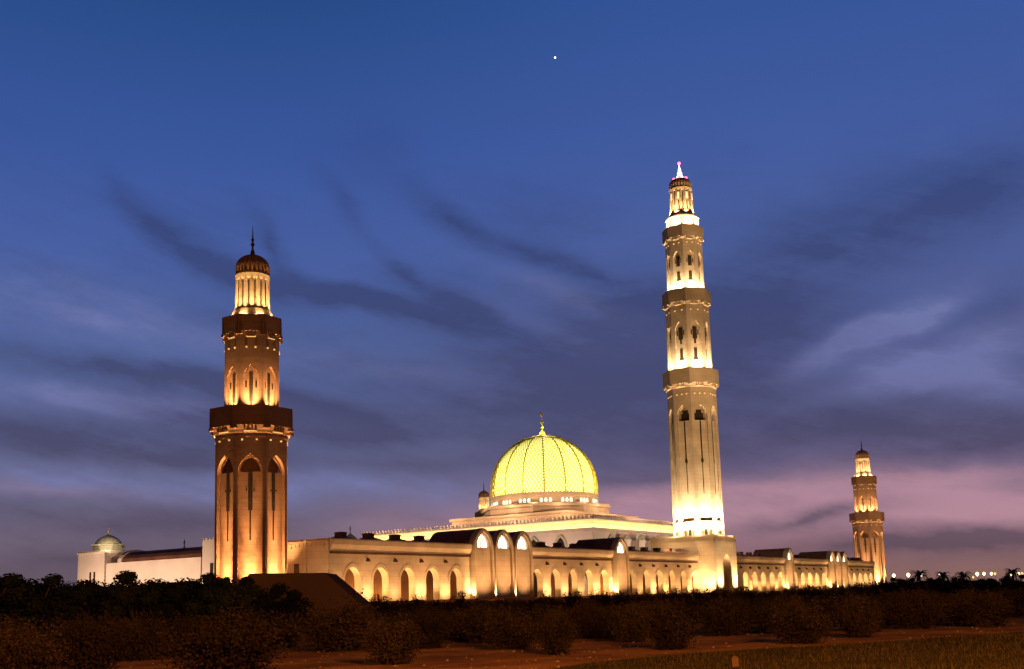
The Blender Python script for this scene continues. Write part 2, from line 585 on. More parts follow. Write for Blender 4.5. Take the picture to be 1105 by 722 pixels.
# flat-topped earth bank in front of the near minaret
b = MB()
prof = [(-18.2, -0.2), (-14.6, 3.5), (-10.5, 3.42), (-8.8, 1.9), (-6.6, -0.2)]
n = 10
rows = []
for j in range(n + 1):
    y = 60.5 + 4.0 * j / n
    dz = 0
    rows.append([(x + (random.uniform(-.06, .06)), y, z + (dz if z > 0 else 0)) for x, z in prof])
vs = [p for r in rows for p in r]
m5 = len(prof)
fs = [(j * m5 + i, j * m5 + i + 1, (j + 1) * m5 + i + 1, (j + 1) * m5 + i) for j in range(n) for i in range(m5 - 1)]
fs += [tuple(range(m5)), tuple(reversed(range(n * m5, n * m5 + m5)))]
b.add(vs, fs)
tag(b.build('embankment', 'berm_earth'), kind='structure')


# ---------------------------------------------------------------- minarets
def oct_tier(mb, A, z0, z1, arch, depth, ledge=None, core=None):
    """eight arched faces round an octagonal core; arch = (half width, spring, apex)"""
    hf = A * math.tan(R(22.5))
    hw, zs, za = arch
    core = core or A - depth * 2.2
    for k in range(8):
        mb.M = Matrix.Rotation(k * math.pi / 4, 4, 'Z')
        mb.arch_wall(-hf, hf, -A, -(A - depth), z0, z1, [(0, hw, zs, za)], back=False)
        # second, smaller order inside the arch head
        zl = ledge if ledge else za - 0.02
        mb.box(-hw + 0.002, hw - 0.002, -(A - depth), -core + 0.02, z0, zl)
        if ledge:
            hw2 = hw * 0.86
            mb.arch_wall(-hw - 0.12, hw + 0.12, -(A - depth) + 0.003, -(A - depth * 1.6), ledge + 0.002, z1 - 0.05, [(0, hw2, zs, za - 0.28)], back=False)
    mb.M = Matrix.Identity(4)
    mb.oct([(core, z0), (core, z1)])


def slit(parent, A, spec, name='window', faces=range(8)):
    """dark slit windows: spec = list of (x0, x1, z0, z1) boxes on the plane at apothem A"""
    b = MB()
    for x0, x1, z0, z1 in spec:
        b.box(x0, x1, -A - 0.05, -A + 0.1, z0, z1)
    first = None
    for k in faces:
        if first is None:
            o = first = b.build(name, 'dark_grille', parent)
        else:
            o = copy_child(first, parent)
        o.rotation_euler = (0, 0, k * math.pi / 4)


def gallery(parent, A, Ag, z0, z1, m, lamps=True, name='gallery'):
    b = MB()
    b.oct([(A - 0.1, z0 - 1.5 * (Ag - A)), (A + 0.25 * (Ag - A), z0 - 1.2 * (Ag - A)), (A + 0.3 * (Ag - A), z0 - 0.55), (Ag - 0.18, z0 - 0.02), (Ag, z0), (Ag, z1), (Ag - 0.22, z1), (Ag - 0.22, z1 - 0.9), (A - 0.1, z1 - 0.9)])
    hf = Ag * math.tan(R(22.5))
    for k in range(8):
        b.M = Matrix.Rotation(k * math.pi / 4, 4, 'Z')
        for s in (-0.32, -0.11, 0.11, 0.32):
            b.box(s * hf - 0.09, s * hf + 0.09, -Ag + 0.05, -A + 0.1, z0 - 0.62, z0 - 0.01)
        b.M = Matrix.Rotation(k * math.pi / 4 + R(22.5), 4, 'Z')
        b.box(-0.42, 0.42, -Ag * 1.075, -A, z0 - 0.38, z0 - 0.012)
    b.M = Matrix.Identity(4)
    g = b.build(name, m, parent)
    if lamps:
        s = MB()
        s.box(-hf * 0.38, hf * 0.38, -A - 0.45 * (Ag - A), -A - 0.3 * (Ag - A), z0 - 0.78, z0 - 0.68)
        first = None
        for k in range(8):
            if first is None:
                o = first = s.build('light_strip', 'strip_glow', g)
            else:
                o = copy_child(first, g)
            o.rotation_euler = (0, 0, k * math.pi / 4)
    return g


def wall_lamps(parent, A, z, xs, sz=0.1):
    b = MB()
    b.box(-sz, sz, -A - 0.12, -A + 0.02, z - sz * .8, z + sz * .8)
    first = None
    for k in range(8):
        for x in xs:
            if first is None:
                o = first = b.build('wall_lamp', 'stud_glow', parent)
            else:
                o = copy_child(first, parent)
            a = k * math.pi / 4
            o.rotation_euler = (0, 0, a)
            o.location = (x * math.cos(a), x * math.sin(a), 0)


def lantern(parent, r, rs, z0, z1, zd, zf, m, dome_m, n=16):
    b = MB()
    b.lathe([(rs, z0 - 0.9), (rs, z0 + 0.3), (r * 1.12, z0 + 1.15), (r * 0.95, z0 + 1.3), (r * 0.95, z1 - 1.0), (r, z1 - 0.8), (r * 1.04, z1 - 0.25), (r * 1.0, z1)], 32)
    for k in range(n):
        a = 2 * math.pi * k / n
        b.M = Matrix.Rotation(a, 4, 'Z') @ Matrix.Translation((r * 0.93, 0, 0))
        b.lathe([(r * 0.11, z0 + 1.1), (r * 0.09, z1 - 0.75)], 8)
    b.M = Matrix.Identity(4)
    d = b.build('lantern', m, parent)
    # dark slots between the engaged columns
    w = MB()
    w.box(r * 0.9, r * 0.965, -r * 0.032, r * 0.032, z0 + 1.7, z1 - 1.25)
    first = None
    for k in range(n):
        if first is None:
            o = first = w.build('window', 'dark_grille', d)
        else:
            o = copy_child(first, d)
        o.rotation_euler = (0, 0, 2 * math.pi * (k + 0.5) / n)
    b = MB()
    prof = [(r * 1.02, z1 + 0.003), (r * 1.03, z1 + 0.3 * (zd - z1))]
    for i in range(1, 9):
        t = i / 8
        prof.append((max(0.12, r * 1.03 * math.cos(t * math.pi / 2) ** 0.9), z1 + (zd - z1) * (0.3 + 0.7 * math.sin(t * math.pi / 2))))
    b.lathe(prof, 96, mod=lambda k: 1.0 if (k % 4) < 2 else 0.93)
    b.build('dome', dome_m, parent)
    f = MB()
    h = zf - zd
    f.lathe([(0.35, zd - 0.15), (0.26, zd + 0.12 * h), (0.13, zd + 0.2 * h), (0.12, zd + 0.3 * h), (0.27, zd + 0.36 * h), (0.12, zd + 0.43 * h), (0.11, zd + 0.47 * h), (0.22, zd + 0.52 * h), (0.1, zd + 0.57 * h), (0.06, zd + 0.75 * h), (0.02, zf)], 12)
    return f


def corner_minaret():
    t = empty('corner_minaret', at(0, 0, 0), PHI)
    A = 4.26
    b = MB()
    oct_tier(b, A, 0.0, 22.9, (1.42, 17.7, 19.95), 0.5, ledge=17.84)
    b.oct([(A + 0.08, 22.0), (A + 0.08, 22.25), (A - 0.2, 22.4)])
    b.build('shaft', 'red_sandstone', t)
    slit(t, A - 0.5, [(-0.26, 0.26, 13.2, 17.7), (-0.1, 0.1, 9.6, 13.2), (-0.5, -0.36, 15.5, 15.8), (0.36, 0.5, 15.5, 15.8)])
    wall_lamps(t, A, 21.7, (-0.95, 0.75))
    gallery(t, A, 4.95, 23.4, 25.8, 'red_sandstone')
    b = MB()
    oct_tier(b, 3.27, 24.6, 35.3, (0.92, 29.4, 31.1), 0.35)
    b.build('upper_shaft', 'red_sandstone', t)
    slit(t, 3.27 - 0.35, [(-0.22, 0.22, 26.6, 30.2), (-0.7, -0.5, 28.3, 29.1), (0.5, 0.7, 28.3, 29.1), (-0.1, 0.1, 25.6, 26.6)])
    wall_lamps(t, 3.27, 33.3, (-0.55, 0.55), 0.1)
    gallery(t, 3.27, 3.6, 35.3, 37.4, 'red_sandstone')
    f = lantern(t, 2.07, 2.75, 37.4, 43.4, 45.95, 49.9, 'sandstone', 'red_sandstone')
    f.build('finial', 'dark_trim', t, smooth=True)
    return t


def ring_lamps(u, w, r, z, power, col, up=8.0, size=70, inset=0.4, phase=0.0):
    for k in range(8):
        a = PHI + k * math.pi / 4 + phase
        c = at(u, w)
        p = (c[0] + r * math.cos(a), c[1] + r * math.sin(a), z)
        q = (c[0] + (r - inset - 0.8) * math.cos(a), c[1] + (r - inset - 0.8) * math.sin(a), z + up)
        lamp('SPOT', p, power, col, q, size, 1.0, 0.12)


cm = corner_minaret()
tag(cm, 'nearest and leftmost minaret, brown and octagonal with dark rim bands, above the earth bank', 'minaret', 'corner minarets of the mosque')
c2m = copy_tree(cm)
c2m.location = at(258, 0, 0)
c2m['label'] = 'small floodlit minaret standing past the far end of the arcade, farthest right'
c3m = copy_tree(cm)
c3m.location = at(259, 150, -0.9)
c3m['label'] = 'minaret of which only the domed top shows behind the left side of the golden dome'
for (u, w, pw, cA, cB) in ((0, 0, 1.0, (1.0, 0.56, 0.22), (1.0, 0.6, 0.25)), (258, 0, 1.3, GOLD, GOLD)):
    ring_lamps(u, w, 4.2, 2.6, 34000 * pw, cA, up=6, size=60, inset=-0.65)
    ring_lamps(u, w, 5.7, 2.4, 40000 * pw, cA, up=11.5, size=19, inset=1.1)
    ring_lamps(u, w, 5.7, 2.4, 16000 * pw, cA, up=4.6, size=26, inset=1.1)
    ring_lamps(u, w, 4.3, 25.2, 7000 * pw, cB, up=2.6, size=72)
    ring_lamps(u, w, 3.25, 37.0, 4200 * pw, cB, up=3.5, size=100, phase=R(22.5))
lamp('SPOT', at(238, 112, 40), 16000, GOLD, at(259, 150, 43), 30)
ring_lamps(259, 150, 3.25, 37.0, 2600, GOLD, up=3, size=100)
ff = at(228, -48, 6)
lamp('SPOT', ff, 90000, GOLD, at(258, 0, 26), 46)


def main_minaret():
    U, W = 120.3, -4.57
    t = empty('main_minaret', at(U, W, 0), PHI)
    O = (U, W, 0)
    # square podium that breaks the arcade, with a tall niche in its outer face
    b = MB()
    b.arch_wall(114.6, 126.0, -10.3, -8.6, 0.0, 13.45, [(120.8, 2.2, 7.0, 9.85)])
    b.box(114.603, 125.997, -8.597, 4.0, 0.0, 13.45)
    b.build('podium', 'sandstone', t, O)
    b = MB()
    b.box(114.35, 126.25, -10.55, 4.2, 13.453, 13.75)
    b.build('parapet', 'sandstone', t, O)
    A = 4.85
    b = MB()
    oct_tier(b, A, 13.6, 45.2, (1.42, 39.0, 41.3), 0.55, ledge=38.0)
    for k in range(8):     # low blind arches round the foot
        b.M = Matrix.Rotation(k * math.pi / 4, 4, 'Z')
        b.arch_wall(-1.38, 1.38, -A + 0.05, -A + 0.5, 13.62, 16.7, [(0, 1.15, 14.8, 16.3)], back=False)
    b.M = Matrix.Identity(4)
    b.build('shaft', 'sandstone', t)
    slit(t, A - 0.55, [(-0.15, 0.15, 29.5, 37.9), (-0.08, 0.08, 22.5, 29.5), (-0.28, 0.28, 29.0, 29.8)])
    slit(t, A - 0.55 * 2.2, [(-0.95, 0.95, 38.0, 39.6), (-0.6, 0.6, 39.6, 40.3)])
    slit(t, A - 0.55, [(-0.3, 0.3, 13.75, 15.2)], 'door')
    wall_lamps(t, A, 43.6, (-1.1, 0.0, 1.1), 0.14)
    gallery(t, A, 5.5, 45.9, 49.1, 'sandstone')
    b = MB()
    oct_tier(b, 4.35, 47.8, 63.0, (1.1, 57.6, 59.5), 0.5)
    b.build('middle_shaft', 'sandstone', t)
    slit(t, 3.85, [(-0.5, 0.5, 55.6, 58.3), (-0.22, 0.22, 54.6, 55.6), (-0.85, -0.62, 56.5, 57.6), (0.62, 0.85, 56.5, 57.6)])
    slit(t, 3.85, [(-0.34, 0.34, 51.3, 53.6), (-0.5, 0.5, 51.1, 51.6)])
    wall_lamps(t, 4.35, 61.9, (-0.8, 0.8), 0.13)
    gallery(t, 4.35, 4.85, 63.8, 66.6, 'sandstone')
    b = MB()
    oct_tier(b, 3.7, 65.4, 77.8, (0.95, 73.6, 75.3), 0.45)
    b.build('upper_shaft', 'sandstone', t)
    slit(t, 3.25, [(-0.42, 0.42, 71.9, 74.2), (-0.72, -0.55, 72.6, 73.5), (0.55, 0.72, 72.6, 73.5)])
    slit(t, 3.25, [(-0.34, 0.34, 68.9, 70.7), (-0.48, 0.48, 68.7, 69.1)])
    wall_lamps(t, 3.7, 77.0, (-0.6, 0.6), 0.12)
    gallery(t, 3.7, 4.15, 78.4, 80.9, 'sandstone')
    b = MB()
    b.oct([(3.3, 79.8), (3.3, 82.9), (3.45, 83.1), (3.45, 83.4), (2.6, 84.3)])
    b.build('lantern_base', 'pale_marble', t)
    f = lantern(t, 2.45, 2.7, 83.5, 90.3, 92.8, 96.1, 'sandstone', 'sandstone')
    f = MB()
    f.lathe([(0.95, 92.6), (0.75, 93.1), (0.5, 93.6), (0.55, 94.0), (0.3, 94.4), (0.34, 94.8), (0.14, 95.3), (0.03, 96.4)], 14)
    f.build('finial', 'window_finial_glow', t, smooth=True)  # emission stands in for floodlight falling on the finial
    r = MB()
    r.lathe([(0.02, -0.34), (0.25, -0.24), (0.34, 0.0), (0.25, 0.24), (0.02, 0.34)], 10)
    first = None
    for k in range(4):
        o = r.build('warning_lamp', 'red_glow', t) if first is None else copy_child(first, t)
        first = first or o
        a = R(20 + 90 * k)
        o.location = (1.3 * math.cos(a), 1.3 * math.sin(a), 92.75)
    o = copy_child(first, t)
    o.location = (0, 0, 96.3)
    w = MB()
    w.box(-0.18, 0.18, -2.5, -2.2, 87.5, 88.9)
    first = None
    for k in range(8):
        o = w.build('window', 'lantern_glow', t) if first is None else copy_child(first, t)
        first = first or o
        o.rotation_euler = (0, 0, k * math.pi / 4 + R(11.25))
    return t


mm = main_minaret()
tag(mm, 'tallest minaret, pale gold with three balconies, rising from a square podium in the arcade', 'minaret')
MU, MW = 120.3, -4.57
ring_lamps(MU, MW, 6.4, 13.9, 42000, WARM, up=8, size=125, inset=0.2)
ring_lamps(MU, MW, 5.0, 48.5, 10500, WARM, up=4, size=130)
ring_lamps(MU, MW, 4.35, 66.0, 8500, WARM, up=3.5, size=130)
ring_lamps(MU, MW, 3.85, 80.4, 5000, WARM, up=2, size=110)
ring_lamps(MU, MW, 3.3, 84.0, 3200, GOLD, up=4, size=110, inset=0.0)
for k in range(8):
    a = PHI + k * math.pi / 4 + R(22.5)
    c = at(MU, MW)
    lamp('POINT', (c[0] + 6.7 * math.cos(a), c[1] + 6.7 * math.sin(a), 14.7), 1500, WARM, radius=0.15)
lamp('SPOT', at(106, -2.0, 11.2), 3200, GOLD, at(114.6, -1, 12), 110)
lamp('SPOT', at(96, -60, 3), 260000, GOLD, at(MU, MW, 88), 14, 1.0, 0.5)
for (u, w, z, pw, tz) in ((78, -30, 3, 80000, 44), (98, -48, 3, 85000, 62), (140, -40, 3, 60000, 40), (104, -36, 3, 70000, 80)):
    lamp('SPOT', at(u, w, z), pw, GOLD, at(MU, MW, tz), 34, 1.0, 0.5)
lamp('SPOT', at(117.2, -12.4, 2.2) , 12000, GOLD, at(117, -10.2, 7), 100)
lamp('SPOT', at(124.6, -12.4, 2.2), 12000, GOLD, at(124.6, -10.2, 7), 100)
lamp('SPOT', at(111.6, -9.6, 2.4), 7000, GOLD, at(114.6, -8.6, 6), 130, 1.0, 0.4)


# ---------------------------------------------------------------- long arcade
ARCH = (1.5, 4.7, 6.45)     # half width, spring, apex
WF, WB = -6.5, 1.5


def arcade(name, label, u0, u1, arches, portals, segs):
    O = ((u0 + u1) / 2, WF, 2.0)
    t = empty(name, at(O[0], O[1], 2.0), PHI)
    tag(t, label, 'arcade')
    for (a, c) in segs:
        b = MB()
        b.arch_wall(a, c, WF, WF + 1.1, 0.5, 8.3, [(u, *ARCH) for u in arches if a < u < c])
        for u in arches:
            if not a < u < c:
                continue
            # moulded surround of each arch, a few centimetres proud
            outer = arch_pts(u, ARCH[0] + 0.42, ARCH[1], ARCH[2] + 0.5)
            inner = arch_pts(u, ARCH[0] + 0.22, ARCH[1], ARCH[2] + 0.27)
            for i in range(len(outer) - 1):
                p, q, r_, s = inner[i], inner[i + 1], outer[i + 1], outer[i]
                b.add([(x, WF - 0.06, z) for x, z in (p, q, r_, s)] + [(x, WF + 0.02, z) for x, z in (p, q, r_, s)],
                      [(0, 1, 2, 3), (0, 4, 5, 1), (2, 6, 7, 3), (0, 3, 7, 4), (1, 5, 6, 2)])
        b.build('wall', 'sandstone', t, O)
        b = MB()
        prof = [(WF + 0.1, 8.303), (WF - 0.12, 8.303), (WF - 0.16, 8.6), (WF - 0.5, 9.2), (WF - 0.55, 9.75), (WF - 0.5, 9.92), (WF + 0.5, 9.92), (WF + 0.5, 8.303)]
        n = len(prof)
        vs = [(a + 0.002, y, z) for y, z in prof] + [(c - 0.002, y, z) for y, z in prof]
        b.add(vs, [(i, (i + 1) % n, (i + 1) % n + n, i + n) for i in range(n)] + [tuple(range(n)), tuple(reversed(range(n, 2 * n)))])
        b.build('cornice', 'sandstone', t, O)
        b = MB()
        b.box(a + 0.01, c - 0.01, WF - 0.24, WF - 0.002, 8.05, 8.32)  # dark strip standing in for the shadow line under the cornice
        b.build('cornice_shadow', 'dark_trim', t, O)
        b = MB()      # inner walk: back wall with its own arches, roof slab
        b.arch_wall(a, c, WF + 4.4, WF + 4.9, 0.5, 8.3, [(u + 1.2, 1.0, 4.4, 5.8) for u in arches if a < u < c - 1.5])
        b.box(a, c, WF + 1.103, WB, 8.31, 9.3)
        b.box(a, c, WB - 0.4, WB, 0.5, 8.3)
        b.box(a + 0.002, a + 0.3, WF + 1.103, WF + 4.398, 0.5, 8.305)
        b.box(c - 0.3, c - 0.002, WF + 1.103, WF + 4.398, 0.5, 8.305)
        b.build('inner_wall', 'shaded_wall', t, O)
    # end walls
    b = MB()
    b.box(u1 + 0.003, u1 + 0.25, WF - 0.02, WB, 0.5, 9.95)
    b.build('end_wall', 'sandstone', t, O)
    b = MB()
    b.box(u0 - 0.25, u0 - 0.003, WF - 0.02, WB, 0.5, 10.0)
    for k in range(9):
        b.box(u0 - 0.32, u0 - 0.25, WF + 0.6 + k * 0.72, WF + 0.9 + k * 0.72, 9.0, 9.45)
    b.box(u0 - 0.36, u0 - 0.25, WF - 0.05, WB, 9.55, 9.75)
    b.box(u0 - 0.45, u0 - 0.25, -2.9, -2.5, 0.5, 9.9)
    b.build('end_wall', 'sandstone', t, O)
    if u0 < 50:
        b = MB()
        b.box(u0 - 0.29, u0 - 0.2, -1.5, -0.6, 4.2, 7.0)
        b.build('door', 'dark_grille', t, O)
    # roof lanterns: a low hip with a dark block on top, one per bay
    b = MB()
    b.square([(2.5, 9.3), (2.5, 9.8), (0.56, 10.6), (0.56, 11.0), (0.62, 11.01), (0.62, 11.12), (0.3, 11.2)])
    first = None
    for u in arches:
        if any(p[0] - 3.2 < u < p[0] + p[1] * 5.25 for p in portals):
            continue
        o = b.build('roof_lantern', 'brown_roof', t) if first is None else copy_child(first, t)
        first = first or o
        o.location = (u + 2.2 - O[0], -2.4 - O[1], -2.0)
    # spouts between the arches
    b = MB()
    b.add([(-0.22, 0, 0), (0.22, 0, 0), (0.0, 0, 0.55), (-0.22, -0.5, -0.05), (0.22, -0.5, -0.05), (0.0, -0.5, 0.3)], [(0, 1, 2), (3, 5, 4), (0, 3, 4, 1), (1, 4, 5, 2), (2, 5, 3, 0)])
    first = None
    for p, q in zip(arches[:-1], arches[1:]):
        if q - p > 7:
            continue
        o = b.build('waterspout', 'dark_trim', t) if first is None else copy_child(first, t)
        first = first or o
        o.location = ((p + q) / 2 - O[0], WF - O[1] - 0.003, 7.15 - 2.0)
    # vaulted portals
    for pu, num in portals:
        for k in range(num):
            c = pu + 2.6 + k * 5.3
            hw = 2.42
            b = MB()
            fo = [(c - hw, 0.5)] + arch_pts(c, hw, 9.2, 12.35, 9) + [(c + hw, 0.5)]
            op = arch_pts(c, hw - 0.75, 9.55, 11.5, 9)
            yf, yb = WF - 0.85, WF + 0.25
            # front frame around a tall recessed panel
            po = [(c - hw + 0.5, 0.5)] + arch_pts(c, hw - 0.5, 9.2, 11.85, 9) + [(c + hw - 0.5, 0.5)]
            for i in range(len(fo) - 1):
                p, q, r_, s = po[i], po[i + 1], fo[i + 1], fo[i]
                b.add([(x, yf, z) for x, z in (p, q, r_, s)], [(0, 1, 2, 3)])
                b.add([(p[0], yf, p[1]), (q[0], yf, q[1]), (q[0], yf + 0.35, q[1]), (p[0], yf + 0.35, p[1])], [(0, 3, 2, 1)])
                b.add([(s[0], yf, s[1]), (r_[0], yf, r_[1]), (r_[0], yb, r_[1]), (s[0], yb, s[1])], [(0, 1, 2, 3)])
            # panel up to the sill, frame of the head opening
            b.box(c - hw + 0.502, c + hw - 0.502, yf + 0.35, WF + 0.7, 0.5, 9.5)
            for i in range(len(op) - 1):
                p, q = op[i], op[i + 1]
                ra = arch_pts(c, hw - 0.5, 9.2, 11.85, 9)
                r_, s = ra[i + 1], ra[i]
                b.add([(x, yf + 0.35, z) for x, z in (p, q, r_, s)], [(0, 1, 2, 3)])
                b.add([(p[0], yf + 0.35, p[1]), (q[0], yf + 0.35, q[1]), (q[0], yf + 0.8, q[1]), (p[0], yf + 0.8, p[1])], [(0, 3, 2, 1)])
            pt = b.build('portal', 'sandstone', t, O)
            b = MB()
            full = [(x, z) for x, z in arch_pts(c, hw - 0.72, 9.503, 11.55, 9)]
            b.poly_extrude_y(full, yf + 0.75, yf + 0.8)
            b.build('lunette_window', 'window_finial_glow', pt, O)
            b = MB()
            b.box(c - 0.06, c + 0.06, yf + 0.66, yf + 0.74, 9.503, 11.5)
            b.box(c - 1.1, c - 0.85, yf + 0.64, yf + 0.73, 9.503, 10.6)
            b.build('mullion', 'dark_trim', pt, O)
            b = MB()
            pr = arch_pts(c, hw - 0.06, 9.2, 12.28, 9)
            b.poly_extrude_y(pr + [(c + hw - 0.06, 8.9), (c - hw + 0.06, 8.9)], WF + 0.27, WB + 0.02)
            b.build('vault_roof', 'brown_roof', pt, O)
    # lamps: floods on the ground between arches, a lamp in each inner bay
    for u in arches:
        if 113 < u < 136:
            continue
        ca = AMBER if u < 60 else (1.0, 0.58, 0.24)
        k = arches.index(u)
        lamp('SPOT', at(u + 2.65, WF - 1.8, 2.3), (1500, 800, 2000)[k % 3] * (1.0 if u < 110 else 0.6), ca, at(u + 2.65, WF, 5.0), 150, 1.0, 0.35)
        lamp('SPOT', at(u - 1.3, WF + 0.5, 2.1), 1300 if u < 110 else 2300, (1.0, 0.62, 0.26), at(u + 1.5, WF + 0.55, 5.6), 75, 1.0, 0.08)
        lamp('POINT', at(u + 0.4, WF + 2.6, 2.4), 1000 if k in (0, 1, 2, 8, 9) else 110, (1.0, 0.58, 0.2), radius=0.2)
    for (a, c) in segs:
        n = max(1, round((c - a) / 11))
        for i in range(n):
            x = a + (c - a) * (i + 0.5) / n
            lamp('SPOT', at(x, WF - 13, 2.6), 3600 if x < 110 else 2300, AMBER if x < 110 else (1.0, 0.56, 0.22), at(x, WF, 6.5), 75, 1.0, 0.3)
    lamp('SPOT', at(arches[0] - 2.6, WF - 1.6, 2.15), 900, AMBER, at(arches[0] - 2.6, WF, 6), 120, 1.0, 0.1)
    for pu, num in portals:
        for k in range(num + 1):
            lamp('SPOT', at(pu - 0.15 + k * 5.3, WF - 0.75, 2.15), 3200, (1.0, 0.66, 0.28), at(pu - 0.15 + k * 5.3, WF + 0.2, 7), 90, 1.0, 0.08)
        for k in range(num):
            lamp('SPOT', at(pu + 2.6 + k * 5.3, WF - 5.5, 2.15), 4200, AMBER, at(pu + 2.6 + k * 5.3, WF, 7), 80, 1.0, 0.1)


arA = [11.0, 16.4, 21.9, 27.3, 32.7]
arB = [54.1, 59.5, 64.9, 70.2, 75.6]
arC = [86.3, 91.6, 97.0, 102.4, 107.7, 113.0]
arD = [139.5, 144.9, 150.2, 155.6, 161.0]
arE = [171.4, 176.8, 182.1, 187.5, 192.9]
arG = [213.8, 219.1, 224.5, 229.8, 235.1]
arcade('arcade', 'long sandstone arcade left of the tallest minaret, with four vaulted portals', 6.8, 114.4, arA + arB + arC, [(36.0, 3), (78.5, 1)], [(6.8, 36.0), (51.8, 78.5), (83.6, 114.4)])
arcade('arcade', 'distant stretch of sandstone arcade right of the tallest minaret', 126.2, 238.5, [129.0, 134.2] + arD + arE + arG, [(164.0, 1), (196.0, 3)], [(126.2, 164.0), (169.1, 196.0), (211.8, 238.5)])


# ---------------------------------------------------------------- prayer hall with the golden dome
def prayer_hall():
    DU, DW = 178.7, 70.7
    O = (DU, DW, 0)
    t = empty('prayer_hall', at(DU, DW, 0), PHI)
    tag(t, 'great prayer hall with a glowing golden lattice dome on a stepped roof', 'prayer hall')
    h = 37.2
    b = MB()
    b.square([(h, 0.5), (h, 18.2), (h + 0.55, 18.3), (h + 0.55, 18.95), (h + 0.45, 18.95), (h + 0.45, 18.6), (h - 0.2, 18.6), (h - 0.2, 20.0)])
    b.build('wall', 'pale_marble', t)
    b = MB()
    b.square([(h - 0.19, 18.9), (h - 0.1, 19.4), (h + 0.25, 20.3), (h + 0.8, 20.95), (h + 0.85, 21.2), (h + 0.3, 21.2), (h + 0.3, 20.6), (h - 6, 20.6)])
    nm = 66
    for k in range(4):
        b.M = Matrix.Rotation(k * math.pi / 2, 4, 'Z')
        for i in range(nm):
            x = -h - 0.6 + (i + 0.5) * (2 * h + 1.2) / nm
            b.box(x - 0.33, x + 0.33, -h - 0.83, -h - 0.33, 21.2, 21.65)
            b.box(x - 0.16, x + 0.16, -h - 0.80, -h - 0.36, 21.65, 22.1)
            b.box(x - 0.14, x + 0.14, -h - 0.65, -h - 0.5, 18.0, 18.28)
    b.M = Matrix.Identity(4)
    b.build('parapet', 'pale_marble', t)
    # cove lighting along the ledge under the parapet
    b = MB()
    b.box(-h - 0.3, h + 0.3, -h - 0.42, -h + 0.1, 18.62, 18.70)
    o = b.build('cove_light', 'cove_glow', t)
    for k in range(1, 4):
        c = copy_child(o, t)
        c.rotation_euler = (0, 0, k * math.pi / 2)
    # arched windows in the two visible walls and buttress bays
    b = MB()
    b.poly_extrude_y([(-1.3, 8.0)] + arch_pts(0, 1.3, 14.6, 16.9) + [(1.3, 8.0)], -h - 0.06, -h + 0.3)
    fr = MB()
    po = [(-1.9, 8.0)] + arch_pts(0, 1.9, 14.6, 17.6) + [(1.9, 8.0)]
    pi_ = [(-1.3, 8.0)] + arch_pts(0, 1.3, 14.6, 16.9) + [(1.3, 8.0)]
    for i in range(len(po) - 1):
        q = (pi_[i], pi_[i + 1], po[i + 1], po[i])
        fr.add([(x, -h - 0.35, z) for x, z in q] + [(x, -h + 0.1, z) for x, z in q], [(0, 1, 2, 3), (0, 4, 5, 1), (2, 6, 7, 3)])
    wfirst = ffirst = None
    for rot in (0, -math.pi / 2):
        for s in (-28, -20, -12, -4, 4, 12, 20, 28):
            w = b.build('window', 'dark_grille', t) if wfirst is None else copy_child(wfirst, t)
            wfirst = wfirst or w
            f = fr.build('window_frame', 'grey_dome', w) if ffirst is None else copy_child(ffirst, w)
            ffirst = ffirst or f
            w.rotation_euler = (0, 0, rot)
            w.location = (s * math.cos(rot), s * math.sin(rot), 0)
    bt = MB()
    bt.box(-1.6, 1.6, -h - 2.6, -h - 0.002, 0.5, 15.6)
    bt.box(-1.8, 1.8, -h - 2.8, -h - 0.003, 15.6, 16.2)
    first = None
    for s in (-24, -16, -8, 0, 8, 16, 24):
        o = bt.build('buttress', 'pale_marble', t) if first is None else copy_child(first, t)
        first = first or o
        o.location = (s, 0, 0)
    # stepped roof
    b = MB()
    b.square([(27, 20.6), (27, 21.0), (19.6, 21.3), (19.6, 24.3), (19.35, 24.35), (19.35, 24.55), (20.1, 24.6), (20.1, 25.35), (19.6, 25.36), (19.6, 25.2), (16, 25.2)])
    b.build('roof', 'sandstone', t)
    b = MB()
    b.oct([(17.5, 25.203), (17.5, 27.2), (17.3, 27.25), (17.3, 27.4), (17.9, 27.45), (17.9, 28.2), (17.4, 28.21), (17.4, 28.5)])
    b.build('roof_terrace', 'sandstone', t)
    # drum: band, windows in threes
    r = 15.75
    b = MB()
    b.lathe([(r - 0.2, 27.9), (r - 0.2, 30.2), (r + 0.12, 30.3), (r + 0.18, 30.6), (r + 0.1, 31.5), (r - 0.3, 31.65)], 96)
    b.build('drum', 'sandstone', t)
    b = MB()
    b.poly_extrude_y([(-0.42, 28.75)] + arch_pts(0, 0.42, 29.4, 30.0, 5) + [(0.42, 28.75)], -r + 0.05, -r + 0.4)
    first = None
    for g in range(16):
        for s in (-1, 0, 1):
            o = b.build('drum_window', 'drum_window_glow', t) if first is None else copy_child(first, t)
            first = first or o
            o.rotation_euler = (0, 0, 2 * math.pi * (g + 0.5) / 16 + s * 0.082)
    # dome: glowing inner shell, gilded lattice over it, sixteen ribs
    z0, zt = 31.55, 49.7

    def prof(n, dr):
        out = []
        for i in range(n + 1):
            s = i / n
            a = s * math.pi / 2
            rr = (r + dr) * (math.cos(a) ** 0.94) * (1 + 0.035 * math.sin(2 * a))
            zz = z0 + (zt - z0 + dr) * (math.sin(a) ** 0.97)
            out.append((max(rr, 0.4), zz))
        return out
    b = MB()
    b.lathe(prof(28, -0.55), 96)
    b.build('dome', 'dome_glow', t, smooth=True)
    nseg, nrow = 88, 32
    P = prof(nrow, -0.1)
    vs, fs = [], []
    for j, (rr, zz) in enumerate(P[:-3]):
        for k in range(nseg):
            a = 2 * math.pi * (k + 0.5 * (j % 2)) / nseg
            vs.append((rr * math.cos(a), rr * math.sin(a), zz))
    me_f = []
